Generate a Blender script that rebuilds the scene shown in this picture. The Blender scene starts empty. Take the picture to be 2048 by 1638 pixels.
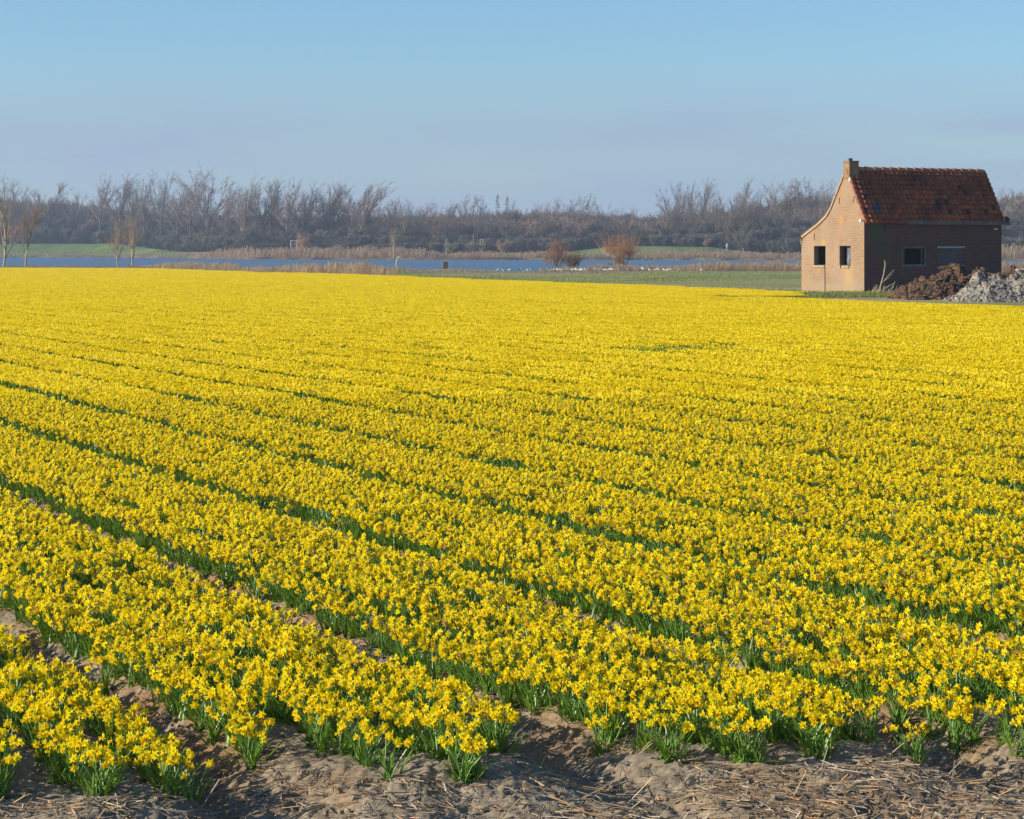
import bpy, math, random
import numpy as np
from mathutils import Vector

# ------------------------------------------------------------------ camera, world, sun, exposure
sc = bpy.context.scene
COL = sc.collection
F, H0, VH = 4500.0, 1.8, 500.0          # focal length (in 2048-wide px), eye height, horizon row
cam_d = bpy.data.cameras.new('camera'); cam = bpy.data.objects.new('camera', cam_d); COL.objects.link(cam)
cam.location = (0, 0, H0); cam.rotation_euler = (math.pi/2, 0, 0)
cam_d.sensor_width = 36; cam_d.lens = F/2048*36; cam_d.shift_y = -(819-VH)/2048
cam_d.clip_start = 0.1; cam_d.clip_end = 20000
sc.camera = cam

SUN_EL = math.radians(23)
SUN_H = Vector((-1.0, -0.17, 0)).normalized()
SUN = Vector((SUN_H.x*math.cos(SUN_EL), SUN_H.y*math.cos(SUN_EL), math.sin(SUN_EL)))
sd = bpy.data.lights.new('sun', 'SUN'); sun = bpy.data.objects.new('sun', sd); COL.objects.link(sun)
sd.energy = 4.9; sd.angle = math.radians(0.6); sd.color = (1.0, 0.90, 0.76)
sun.rotation_euler = SUN.to_track_quat('Z', 'Y').to_euler()

w = bpy.data.worlds.new('World'); sc.world = w; w.use_nodes = True
nt = w.node_tree; N = nt.nodes; Lk = nt.links
bg = N['Background']; bg.inputs['Strength'].default_value = 0.10
sky = N.new('ShaderNodeTexSky'); sky.sky_type = 'NISHITA'; sky.sun_disc = False
sky.sun_elevation = SUN_EL; sky.sun_rotation = math.atan2(SUN_H.x, SUN_H.y) % (2*math.pi)
sky.air_density = 1.0; sky.dust_density = 0.4; sky.ozone_density = 2.0; sky.altitude = 0
tc = N.new('ShaderNodeTexCoord'); mp = N.new('ShaderNodeMapping'); mp.inputs['Scale'].default_value = (3.2, 3.2, 22)
nz = N.new('ShaderNodeTexNoise'); nz.inputs['Scale'].default_value = 1.6; nz.inputs['Detail'].default_value = 5; nz.inputs['Roughness'].default_value = 0.5
rp = N.new('ShaderNodeValToRGB'); rp.color_ramp.elements[0].color = (.45, .45, .45, 1); rp.color_ramp.elements[0].position = 0.36; rp.color_ramp.elements[1].position = 0.60
sx = N.new('ShaderNodeSeparateXYZ')
b1 = N.new('ShaderNodeMapRange'); b1.inputs[1].default_value = -0.03; b1.inputs[2].default_value = 0.01
b2 = N.new('ShaderNodeMapRange'); b2.inputs[1].default_value = 0.084; b2.inputs[2].default_value = 0.052
m1 = N.new('ShaderNodeMath'); m1.operation = 'MULTIPLY'; m2 = N.new('ShaderNodeMath'); m2.operation = 'MULTIPLY'
m3 = N.new('ShaderNodeMath'); m3.operation = 'MULTIPLY'; m3.inputs[1].default_value = 0.85
tint = N.new('ShaderNodeMix'); tint.data_type = 'RGBA'; tint.blend_type = 'MULTIPLY'; tint.inputs[0].default_value = 1.0
tint.inputs[7].default_value = (0.59, 0.80, 1.01, 1)
cl = N.new('ShaderNodeMix'); cl.data_type = 'RGBA'
cl.inputs[7].default_value = (2.4, 3.08, 4.2, 1)
Lk.new(tc.outputs['Generated'], mp.inputs[0]); Lk.new(mp.outputs[0], nz.inputs['Vector']); Lk.new(nz.outputs['Fac'], rp.inputs[0])
Lk.new(tc.outputs['Generated'], sx.inputs[0]); Lk.new(sx.outputs[2], b1.inputs[0]); Lk.new(sx.outputs[2], b2.inputs[0])
Lk.new(b1.outputs[0], m1.inputs[0]); Lk.new(b2.outputs[0], m1.inputs[1])
Lk.new(m1.outputs[0], m2.inputs[0]); Lk.new(rp.outputs[0], m2.inputs[1]); Lk.new(m2.outputs[0], m3.inputs[0])
Lk.new(sky.outputs[0], tint.inputs[6]); Lk.new(tint.outputs[2], cl.inputs[6]); Lk.new(m3.outputs[0], cl.inputs[0])
Lk.new(cl.outputs[2], bg.inputs['Color'])

sc.view_settings.view_transform = 'Standard'; sc.view_settings.look = 'None'
sc.view_settings.exposure = 0.58; sc.view_settings.gamma = 1.0
sc.cycles.max_bounces = 6; sc.cycles.diffuse_bounces = 4; sc.cycles.glossy_bounces = 2
sc.cycles.transmission_bounces = 3; sc.cycles.volume_bounces = 0; sc.cycles.transparent_max_bounces = 6
sc.cycles.use_denoising = True

rnd = random.Random(7); rng = np.random.default_rng(11)
def P(px, py, Y): return Vector(((px-1024)/F*Y, Y, H0-(py-VH)/F*Y))

# ------------------------------------------------------------------ helpers
class MB:
    def __init__(s): s.v = []; s.f = []; s.n = 0; s.c = []
    def add(s, v, f, mat=0, col=None):
        v = np.asarray(v, float).reshape(-1, 3); f = np.asarray(f, int)
        if len(f) == 0: return s
        s.v.append(v); s.f.append((f+s.n, mat)); s.n += len(v)
        c = np.ones((len(v), 3)) if col is None else np.broadcast_to(np.asarray(col, float), (len(v), 3))
        s.c.append(c); return s
    def mesh(s, name, mats, smooth=False, color=False):
        me = bpy.data.meshes.new(name)
        V = np.concatenate(s.v); me.vertices.add(len(V)); me.vertices.foreach_set('co', V.astype(np.float32).ravel())
        li = np.concatenate([f.ravel() for f, _ in s.f]); tot = np.concatenate([np.full(len(f), f.shape[1]) for f, _ in s.f])
        mi = np.concatenate([np.full(len(f), m) for f, m in s.f])
        me.loops.add(len(li)); me.loops.foreach_set('vertex_index', li.astype(np.int32))
        me.polygons.add(len(tot)); st = np.concatenate([[0], np.cumsum(tot)[:-1]])
        me.polygons.foreach_set('loop_start', st.astype(np.int32))
        me.polygons.foreach_set('material_index', mi.astype(np.int32))
        for m in (mats if isinstance(mats, (list, tuple)) else [mats]): me.materials.append(m)
        if color:
            C = np.concatenate(s.c); a = me.color_attributes.new('Col', 'FLOAT_COLOR', 'POINT')
            a.data.foreach_set('color', np.concatenate([C, np.ones((len(C), 1))], 1).astype(np.float32).ravel())
        me.update(calc_edges=True)
        me.polygons.foreach_set('use_smooth', np.full(len(tot), bool(smooth)))
        return me
    def build(s, name, mats, parent=None, smooth=False, color=False):
        o = bpy.data.objects.new(name, s.mesh(name, mats, smooth, color)); COL.objects.link(o)
        if parent is not None: o.parent = parent
        return o

def tag(o, label=None, cat=None, group=None, kind=None):
    if label: o['label'] = label
    if cat: o['category'] = cat
    if group: o['group'] = group
    if kind: o['kind'] = kind
    return o
def empty(name, loc, rz=0.0):
    o = bpy.data.objects.new(name, None); COL.objects.link(o); o.location = loc; o.rotation_euler = (0, 0, rz)
    o.empty_display_size = 0.1; return o
def child(src, parent, name=None):
    o = src.copy(); COL.objects.link(o); o.parent = parent; return o
def copy_tree(root, loc, rz, scale):
    r = root.copy(); COL.objects.link(r); r.location = loc; r.rotation_euler = (0, 0, rz); r.scale = scale
    for ch in root.children:
        c = child(ch, r)
        for g in ch.children: child(g, c)
    return r

def segs(P0, P1, R0, R1, k=3):
    P0 = np.asarray(P0, float); P1 = np.asarray(P1, float); R0 = np.asarray(R0, float); R1 = np.asarray(R1, float)
    n = len(P0); D = P1-P0; D /= np.maximum(np.linalg.norm(D, axis=1, keepdims=True), 1e-9)
    A = np.where(np.abs(D[:, 2:3]) > 0.9, np.array([[1., 0, 0]]), np.array([[0, 0, 1.]]))
    U = np.cross(D, A); U /= np.linalg.norm(U, axis=1, keepdims=True); W = np.cross(D, U)
    an = np.arange(k)*2*math.pi/k
    ring = U[:, None, :]*np.cos(an)[None, :, None]+W[:, None, :]*np.sin(an)[None, :, None]
    V = np.concatenate([P0[:, None]+ring*R0[:, None, None], P1[:, None]+ring*R1[:, None, None]], 1).reshape(-1, 3)
    b = np.arange(n)[:, None]*2*k; i = np.arange(k)[None]; j = (i+1) % k
    Q = np.stack([b+i, b+j, b+k+j, b+k+i], -1).reshape(-1, 4)
    return V, Q
def box(x0, x1, y0, y1, z0, z1):
    v = [(x, y, z) for z in (z0, z1) for y in (y0, y1) for x in (x0, x1)]
    f = [(0, 2, 3, 1), (4, 5, 7, 6), (0, 1, 5, 4), (2, 6, 7, 3), (0, 4, 6, 2), (1, 3, 7, 5)]
    return v, f
ICO = None
def ico():
    global ICO
    if ICO is None:
        t = (1+5**.5)/2
        v = np.array([(-1,t,0),(1,t,0),(-1,-t,0),(1,-t,0),(0,-1,t),(0,1,t),(0,-1,-t),(0,1,-t),(t,0,-1),(t,0,1),(-t,0,-1),(-t,0,1)], float)
        v /= np.linalg.norm(v[0])
        f = np.array([(0,11,5),(0,5,1),(0,1,7),(0,7,10),(0,10,11),(1,5,9),(5,11,4),(11,10,2),(10,7,6),(7,1,8),(3,9,4),(3,4,2),(3,2,6),(3,6,8),(3,8,9),(4,9,5),(2,4,11),(6,2,10),(8,6,7),(9,8,1)])
        ICO = (v, f)
    return ICO
def lumps(pos, size, seed=1, flat=0.7):
    """rough clods: jittered icosahedra, one per position"""
    r = np.random.default_rng(seed); v, f = ico(); n = len(pos)
    V = v[None]*(1+r.uniform(-.35, .35, (n, 12, 1)))
    S = np.asarray(size)[:, None]*r.uniform(.7, 1.3, (n, 3)); S[:, 2] *= flat
    a = r.uniform(0, 6.28, n); ca, sa = np.cos(a), np.sin(a)
    V = V*S[:, None]
    X = V[..., 0]*ca[:, None]-V[..., 1]*sa[:, None]; Yy = V[..., 0]*sa[:, None]+V[..., 1]*ca[:, None]
    V = np.stack([X, Yy, V[..., 2]], -1)+np.asarray(pos)[:, None]
    Fc = (f[None]+np.arange(n)[:, None, None]*12).reshape(-1, 3)
    return V.reshape(-1, 3), Fc

_lat = np.random.default_rng(5).random((256, 256))
def vnoise(x, y):
    xi = np.floor(x).astype(int); yi = np.floor(y).astype(int); fx = x-xi; fy = y-yi
    fx = fx*fx*fx*(fx*(fx*6-15)+10); fy = fy*fy*fy*(fy*(fy*6-15)+10)
    a = _lat[xi & 255, yi & 255]; b = _lat[(xi+1) & 255, yi & 255]; c = _lat[xi & 255, (yi+1) & 255]; d = _lat[(xi+1) & 255, (yi+1) & 255]
    return (a*(1-fx)+b*fx)*(1-fy)+(c*(1-fx)+d*fx)*fy-0.5
def fbm(x, y, f, o=4, g=0.5):
    s = 0; a = 1.0
    for k in range(o):
        s = s+a*vnoise(x*f+17.3*k, y*f-9.1*k); a *= g; f *= 2.03
    return s
def sstep(a, b, x): t = np.clip((x-a)/(b-a), 0, 1); return t*t*(3-2*t)

# ------------------------------------------------------------------ materials
def mat(name, col, rough=0.8, noise=None, col2=None, spec=0.3, trans=None, attr=False, bump=None, metal=0.0, coords='Object', sheen=None):
    m = bpy.data.materials.new(name); m.use_nodes = True; t = m.node_tree; n = t.nodes; l = t.links
    b = n['Principled BSDF']; b.inputs['Roughness'].default_value = rough; b.inputs['Metallic'].default_value = metal
    b.inputs['Specular IOR Level'].default_value = spec
    b.inputs['Base Color'].default_value = (*col, 1)
    cur = None
    co = n.new('ShaderNodeTexCoord')
    if noise is not None:
        nz = n.new('ShaderNodeTexNoise'); nz.inputs['Scale'].default_value = noise; nz.inputs['Detail'].default_value = 4
        l.new(co.outputs[coords], nz.inputs['Vector'])
        rm = n.new('ShaderNodeValToRGB'); rm.color_ramp.elements[0].position = .35; rm.color_ramp.elements[1].position = .65
        rm.color_ramp.elements[0].color = (*col, 1); rm.color_ramp.elements[1].color = (*(col2 or col), 1)
        l.new(nz.outputs['Fac'], rm.inputs[0]); cur = rm.outputs[0]
    if attr:
        va = n.new('ShaderNodeVertexColor'); va.layer_name = 'Col'
        mx = n.new('ShaderNodeMix'); mx.data_type = 'RGBA'; mx.blend_type = 'MULTIPLY'; mx.inputs[0].default_value = 1
        l.new(va.outputs[0], mx.inputs[7])
        if cur is not None: l.new(cur, mx.inputs[6])
        else: mx.inputs[6].default_value = (*col, 1)
        cur = mx.outputs[2]
    if cur is not None: l.new(cur, b.inputs['Base Color'])
    if bump:
        nb = n.new('ShaderNodeTexNoise'); nb.inputs['Scale'].default_value = bump[0]; nb.inputs['Detail'].default_value = 5
        l.new(co.outputs[coords], nb.inputs['Vector'])
        bp = n.new('ShaderNodeBump'); bp.inputs['Strength'].default_value = bump[1]; bp.inputs['Distance'].default_value = bump[2]
        l.new(nb.outputs['Fac'], bp.inputs['Height']); l.new(bp.outputs[0], b.inputs['Normal'])
    if trans:
        tr = n.new('ShaderNodeBsdfTranslucent'); ms = n.new('ShaderNodeMixShader'); ms.inputs[0].default_value = trans
        if cur is not None: l.new(cur, tr.inputs[0])
        else: tr.inputs[0].default_value = (*col, 1)
        l.new(b.outputs[0], ms.inputs[1]); l.new(tr.outputs[0], ms.inputs[2]); l.new(ms.outputs[0], n['Material Output'].inputs[0])
    return m

M = {}
M['petal'] = mat('petal', (0.96, 0.765, 0.007), 0.6, spec=0.25, trans=0.48, attr=True)
M['trumpet'] = mat('trumpet', (0.95, 0.745, 0.008), 0.6, spec=0.25, trans=0.42, attr=True)
M['leaf'] = mat('leaf', (0.14, 0.25, 0.018), 0.45, spec=0.5, trans=0.22, attr=True)
M['stem'] = mat('stem', (0.12, 0.24, 0.035), 0.4, spec=0.4, attr=True)
M['straw'] = mat('straw', (0.50, 0.42, 0.29), 0.75, attr=True)
M['clod'] = mat('clod', (0.30, 0.235, 0.155), 0.95, noise=40, col2=(0.22, 0.17, 0.11), attr=True)
M['bark'] = mat('bark', (0.14, 0.125, 0.10), 0.9, noise=1.3, col2=(0.26, 0.24, 0.19), attr=True)
M['twig'] = mat('twig', (0.23, 0.175, 0.135), 0.85, attr=True)
M['brush'] = mat('brush', (0.150, 0.128, 0.104), 0.9, attr=True)
M['reed'] = mat('reed', (0.53, 0.41, 0.27), 0.85, attr=True)
M['grass'] = mat('grass', (0.16, 0.22, 0.05), 0.7, attr=True, trans=0.15)
M['white'] = mat('white', (0.78, 0.77, 0.73), 0.6)
M['dark'] = mat('dark', (0.03, 0.03, 0.032), 0.7)
M['iron'] = mat('iron', (0.045, 0.035, 0.03), 0.7)

# ------------------------------------------------------------------ layout tables (column of the photograph -> distance)
def tab(*a): a = np.array(a, float); return a[:, 0], a[:, 1]
def ip(t, T): return np.interp(t*F+1024, T[0], T[1])
FAR_EDGE = tab((-600, 533), (0, 533.8), (250, 534.8), (380, 538), (500, 542.2), (700, 547), (1000, 558.5), (1300, 568.5), (1598, 580.5), (1602, 594), (1800, 599.3), (1900, 603.5), (2048, 609.5), (2500, 634))
LIP = tab((-600, 216), (250, 214), (400, 203), (520, 195), (700, 190), (2600, 190))
SHORE = tab((-900, 700), (0, 683), (300, 619), (500, 521), (860, 495), (1270, 495), (1600, 471), (2048, 450), (3000, 440))
MOUND = tab((-900, 3.6), (0, 3.7), (230, 3.6), (290, 2.6), (350, 1.5), (450, 0.9), (1100, 0.9), (1165, 1.7), (1230, 2.5), (1420, 2.4), (1470, 1.6), (1540, .8), (1700, 1.0), (1960, 2.2), (2100, 2.4), (3000, 2.0))
WATER_Z = -0.40
TH = math.atan2(2154, 4500); CT, ST = math.cos(TH), math.sin(TH)       # the rows recede to the left
def far_y(t): return (H0-0.19)*F/(ip(t, FAR_EDGE)-VH)
SPACING, F0 = 1.29, 2.60

END = tab((-2, 7.3), (1.4, 7.35), (2.0, 7.40), (2.3, 7.55), (2.69, 8.0), (2.97, 7.72), (3.28, 7.64), (3.40, 7.9), (3.50, 8.15), (3.95, 8.15), (4.27, 7.9), (4.55, 7.98), (4.85, 8.15), (5.2, 8.28), (5.6, 8.2), (7, 8.4), (30, 9.0))
def p_of(x, y): return CT*x+ST*y

def height(x, y):
    t = x/np.maximum(y, 6.4)
    lip = ip(t, LIP); sh = ip(t, SHORE); md = ip(t, MOUND)
    z = np.where(y > lip, -0.4*np.clip((y-lip)/40, 0, 1)**1.0, 0.0)
    z = np.where(y > lip+40, -0.4-1.2*np.clip((y-lip-40)/20, 0, 1), z)
    wig = 5*fbm(x, y*0+3.3, .12, 3)
    up = sstep(sh+wig-1.2, sh+wig+0.8, y)
    zf = -1.6+up*1.7+np.clip(md-0.1, 0, 9)*sstep(sh+wig, sh+wig+38, y)+0.5*fbm(x, y, .03, 3)*sstep(sh, sh+60, y)*up
    zf = zf-(np.clip(md-1.2, 0, 9)*.5)*sstep(sh+70, sh+160, y)
    z = np.where(y > (lip+sh)/2, zf, z)
    near = y < 190
    zn = 0.05*fbm(x, y, .35, 2)*sstep(20, 10, y)+0.10*fbm(x, y, .05, 2)*sstep(12, 40, y)*sstep(120, 90, y)
    # furrows between the beds
    p = p_of(x, y); q = (p-(F0-0.165))/SPACING; dq = np.abs(q-np.round(q))*SPACING
    endy = np.interp(p, END[0], END[1])
    inbed = sstep(endy-0.55, endy+0.25, y)
    wob = 0.04*fbm(x, y, 1.1, 2)
    tr = -0.15*np.exp(-((dq+wob)/0.16)**2)*sstep(45, 20, y)
    zn = zn+tr*(0.35+0.65*inbed)*sstep(endy-1.1, endy-0.2, y)-0.045*(1-inbed)*sstep(14, 10, y)
    # clods and crumbs
    fine = sstep(22, 10, y)
    warp = 0.25*fbm(x, y, 1.7, 2)
    a = fbm(x+warp, y*1.0-warp, 3.2, 3)*0.050
    r1 = np.abs(fbm(x*.8+5, y*1.5+warp*.5, 13, 4)); b = -(0.16-np.clip(r1, 0, .16))*0.09
    c = np.clip(fbm(x-3, y*1.2, 34, 3), -.15, 1)*0.020
    z = np.where(near, z+zn+(a+b+c)*fine, z)
    return z

# ------------------------------------------------------------------ ground
tcore = np.linspace(-.27, .27, 430); g = np.geomspace(1, 101, 16)[1:]-1; g = g/g[-1]
Ys = np.concatenate([np.linspace(-100, 0, 6), np.linspace(1, 6.2, 8), np.arange(6.4, 10.6, .0125), np.arange(10.6, 15, .03),
                     np.geomspace(15, 80, 130), np.arange(81, 250, 1.5), np.geomspace(252, 436, 16), np.arange(438, 800, 2.0), np.geomspace(805, 3000, 26)])
Yc = np.maximum(Ys, 6.4)[:, None]
core = tcore[None]*Yc
ext = .27*Yc+g[None]*(3000-.27*Yc)
GX = np.concatenate([-ext[:, ::-1], core, ext], 1); GY = np.repeat(Ys[:, None], GX.shape[1], 1)
GZ = height(GX, GY)
T = GX/np.maximum(GY, 6.4); PX = T*F+1024
soil = np.array([.248, .207, .147]); tan = np.array([.27, .165, .080]); dark = np.array([.17, .130, .090])
mead = np.array([.20, .235, .065]); dry = np.array([.33, .265, .14]); green = np.array([.095, .155, .038])
n1 = fbm(GX, GY, 1.9, 4)[..., None]; n2 = fbm(GX+9, GY+4, .6, 3)[..., None]; n3 = fbm(GX, GY*1.4, 14, 3)[..., None]
C = soil*(1+0.45*n3)
pp = p_of(GX, GY); qq = (pp-(F0+.04))/SPACING; edge = ((qq-np.floor(qq))*SPACING)   # 0 at the left foot of each bed
stm = np.exp(-((edge-1.24)/.12)**2)+np.exp(-(edge/.10)**2)
ey = np.interp(pp, END[0], END[1])
stm = stm*sstep(ey-.2, ey+.3, GY)+0.55*sstep(.05, .25, fbm(GX+3, GY, 1.2, 3))*sstep(ey+.4, ey-.1, GY)
stm = np.clip(stm*(.55+1.6*fbm(GX, GY, 3.5, 3)), 0, 1)[..., None]
C = C*(1-stm)+tan*(1+.5*n3)*stm
k = sstep(60, 20, GY)[..., None]; C = C*k+dark*np.array([.8, 1.15, .5])*(1-k)
fe = far_y(T)[..., None]; y3 = GY[..., None]; px3 = PX[..., None]
bandn = fbm(GX, GY, .07, 4)[..., None]; bn2 = fbm(GX*.6, GY*2.0, .35, 3)[..., None]
mc = dry*(1-np.clip(.55+bandn*1.6, 0, 1))+mead*np.clip(.55+bandn*1.6, 0, 1)
gs_ = (sstep(143, 147, y3)*sstep(186, 180, y3)*sstep(1180, 1320, px3)); mc = mc*(1-.55*gs_)+np.array([.155, .225, .060])*.55*gs_
eb = np.exp(-((y3-fe-2)/4)**2); mc = mc*(1-.5*eb)+np.array([.31, .21, .12])*.5*eb
mud = np.clip(sstep(160, 180, y3)*sstep(1330, 1200, px3)*(.9+bn2), 0, 1); mc = mc*(1-mud)+np.array([.21, .18, .125])*mud
dl = np.exp(-((y3-(142+.006*(px3-1300)))/2.2)**2)*sstep(1240, 1330, px3)*np.clip(.6+2*bn2, 0, 1); mc = mc*(1-.75*dl)+np.array([.05, .045, .03])*.75*dl
pl = np.exp(-((y3-153)/1.3)**2)*sstep(1120, 1200, px3)*sstep(1350, 1290, px3); mc = mc*(1-.7*pl)+np.array([.42, .37, .27])*.7*pl
mc = mc*(1+.5*bn2)
k = sstep(fe+.5, fe+1.5, y3)*(y3 > 30); C = C*(1-k)+mc*k
sh3 = ip(T, SHORE)[..., None]; md3 = ip(T, MOUND)[..., None]
bank = np.array([.105, .085, .06])*(1+bn2); fc = green*(1+.5*bandn)+np.array([.06, .02, .0])*np.clip(bandn*2, 0, 1)
fc = np.where(md3 > 1.3, fc, np.array([.20, .155, .085]))
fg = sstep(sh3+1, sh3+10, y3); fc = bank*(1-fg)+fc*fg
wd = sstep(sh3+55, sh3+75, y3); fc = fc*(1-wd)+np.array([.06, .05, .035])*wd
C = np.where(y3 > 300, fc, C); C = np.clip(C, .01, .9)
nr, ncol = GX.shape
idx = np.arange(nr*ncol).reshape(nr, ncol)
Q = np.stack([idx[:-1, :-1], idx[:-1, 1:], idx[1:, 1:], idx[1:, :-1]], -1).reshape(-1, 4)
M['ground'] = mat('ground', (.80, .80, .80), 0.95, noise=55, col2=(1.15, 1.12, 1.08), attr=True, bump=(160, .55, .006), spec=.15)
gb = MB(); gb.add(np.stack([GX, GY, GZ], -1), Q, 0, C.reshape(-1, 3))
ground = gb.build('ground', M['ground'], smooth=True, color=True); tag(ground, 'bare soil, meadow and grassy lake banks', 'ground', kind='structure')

wm = bpy.data.materials.new('water'); wm.use_nodes = True; n = wm.node_tree.nodes; l = wm.node_tree.links
b = n['Principled BSDF']; b.inputs['Base Color'].default_value = (.055, .10, .155, 1); b.inputs['Roughness'].default_value = .34; b.inputs['IOR'].default_value = 1.33
co = n.new('ShaderNodeTexCoord'); ma = n.new('ShaderNodeMapping'); ma.inputs['Scale'].default_value = (1.0, .35, 1)
nzz = n.new('ShaderNodeTexNoise'); nzz.inputs['Scale'].default_value = 1.4; nzz.inputs['Detail'].default_value = 4
bp = n.new('ShaderNodeBump'); bp.inputs['Strength'].default_value = 1.0; bp.inputs['Distance'].default_value = .35
l.new(co.outputs['Object'], ma.inputs[0]); l.new(ma.outputs[0], nzz.inputs['Vector']); l.new(nzz.outputs['Fac'], bp.inputs['Height']); l.new(bp.outputs[0], b.inputs['Normal'])
wb = MB(); wb.add([(-2900, 205, WATER_Z), (2900, 205, WATER_Z), (2900, 760, WATER_Z), (-2900, 760, WATER_Z)], [(0, 1, 2, 3)])
tag(wb.build('water', wm), 'wind-ruffled blue lake beyond the field', 'water', kind='structure')

# ------------------------------------------------------------------ daffodils
def leaf_strip(base, az, length, width, lean, curl, nseg=4):
    """strap leaf: arching ribbon with a keel"""
    d = np.array([math.cos(az), math.sin(az), 0]); sd_ = np.array([-math.sin(az), math.cos(az), 0])
    pts = []; p = np.array(base, float); ang = lean
    for i in range(nseg+1):
        pts.append(p.copy()); p = p+(d*math.sin(ang)+np.array([0, 0, 1])*math.cos(ang))*length/nseg; ang += curl/nseg
    V = []; Fc = []
    for i, q in enumerate(pts):
        wv = width*(1, 1.15, 1.0, .8, .15)[min(i, 4)]*.5
        V += [q-sd_*wv, q-d*.0015, q+sd_*wv]
        if i: a = (i-1)*3; Fc += [(a, a+1, a+4, a+3), (a+1, a+2, a+5, a+4)]
    return np.array(V), np.array(Fc)
def frame_of(dirv):
    f = np.array(dirv, float); f /= np.linalg.norm(f); u = np.cross(f, [0, 0, 1]); u /= np.linalg.norm(u); v = np.cross(u, f); return f, u, v
def flower_geo(c, dirv, s, r, low=False):
    f, u, v = frame_of(dirv); ph = r.uniform(0, 1.05); PV = []; PF = []
    for i in range(6):
        a = ph+i*math.pi/3+r.uniform(-.12, .12); rad = u*math.cos(a)+v*math.sin(a); tg = -u*math.sin(a)+v*math.cos(a)
        R = s*r.uniform(.9, 1.08); back = r.uniform(-.25, .15); tw = r.uniform(-.25, .25)*s*.25
        c0 = c+rad*s*.08; b0 = len(PV)
        mid = c+rad*R*.55+f*back*R*.2; tip = c+rad*R+f*back*R*.7
        if low:
            PV += [c0, mid-tg*R*.30, tip, mid+tg*R*.30]; PF += [(b0, b0+1, b0+2, b0+3)]
        else:
            PV += [c0-tg*s*.1, c0+tg*s*.1, mid-tg*R*.27+f*(.04*s+tw), mid, mid+tg*R*.27+f*(.04*s-tw), tip]
            PF += [(b0, b0+3, b0+2, b0+2), (b0, b0+1, b0+3, b0+3), (b0+1, b0+4, b0+3, b0+3), (b0+2, b0+3, b0+5, b0+5), (b0+3, b0+4, b0+5, b0+5)]
    k = 4 if low else 8; TV = []; TF = []
    prof = ((0, .20), (.55, .26), (.80, .40)) if not low else ((0, .2), (.75, .36))
    for h_, rr in prof:
        for i in range(k):
            a = i*2*math.pi/k+ph; jj = 1+(r.uniform(-.12, .12) if h_ > .7 else 0)
            TV.append(c+f*h_*s*jj+(u*math.cos(a)+v*math.sin(a))*rr*s*jj)
    for j in range(len(prof)-1):
        for i in range(k): TF.append((j*k+i, j*k+(i+1) % k, (j+1)*k+(i+1) % k, (j+1)*k+i))
    return np.array(PV), PF, np.array(TV), TF
def fixf(PF):
    t3 = [q[:3] for q in PF if q[2] == q[3]]; t4 = [q for q in PF if q[2] != q[3]]
    return t3, t4
def flower_dir(r):
    az = r.gauss(math.radians(222), .95); tl = r.uniform(-.40, .15)
    return (math.cos(az)*math.cos(tl), math.sin(az)*math.cos(tl), math.sin(tl))

def make_plant(seed, parts=False):
    r = random.Random(seed)
    lf = MB(); st = []; fl = []
    for i in range(r.randint(8, 11)):
        az = r.uniform(0, 6.28); L_ = r.uniform(.09, .148)
        V, Q_ = leaf_strip((r.uniform(-.03, .03), r.uniform(-.03, .03), -.01), az, L_, r.uniform(.009, .014), r.uniform(.2, 1.15), r.uniform(.1, .8))
        kk = r.uniform(.7, 1.3); lf.add(V, Q_, 0, (kk, kk, kk*.9))
    for i in range(r.choice((7, 8, 8, 9, 10))):
        az = r.uniform(0, 6.28); h_ = r.uniform(.112, .152); sp = .095*math.sqrt(r.random())
        b0 = np.array([r.uniform(-.02, .02), r.uniform(-.02, .02), -.01]); tp = np.array([math.cos(az)*sp, math.sin(az)*sp, h_])
        fd = np.array(flower_dir(r)); nk = tp+np.array([0, 0, .012]); c = nk+fd*.016-np.array([0, 0, .004])
        mid = (b0+tp)/2+np.array([math.cos(az), math.sin(az), 0])*-.006
        SV, SQ = segs([b0, mid, tp, nk], [mid, tp, nk, c], [.0024, .0022, .002, .0018], [.0022, .002, .0018, .0028], 4)
        kk = r.uniform(.8, 1.2); st.append((SV, SQ, kk))
        PV, PF, TV, TF = flower_geo(c, fd, r.uniform(.0160, .0208), r)
        kk = r.uniform(.88, 1.06); cc_ = (kk, kk*r.uniform(.93, 1.04), kk) if r.random() > .03 else (.55, .42, 8.0); fl.append((PV, PF, TV, TF, cc_))
    if not parts:
        mb = MB(); mb.v, mb.f, mb.c, mb.n = list(lf.v), list(lf.f), list(lf.c), lf.n
        for SV, SQ, kk in st: mb.add(SV, SQ, 1, (kk,)*3)
        for PV, PF, TV, TF, cc in fl:
            t3, t4 = fixf(PF); mb.add(PV, t3, 2, cc); mb.add(TV, TF, 3, cc)
        return mb
    return lf, st, fl

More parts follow.
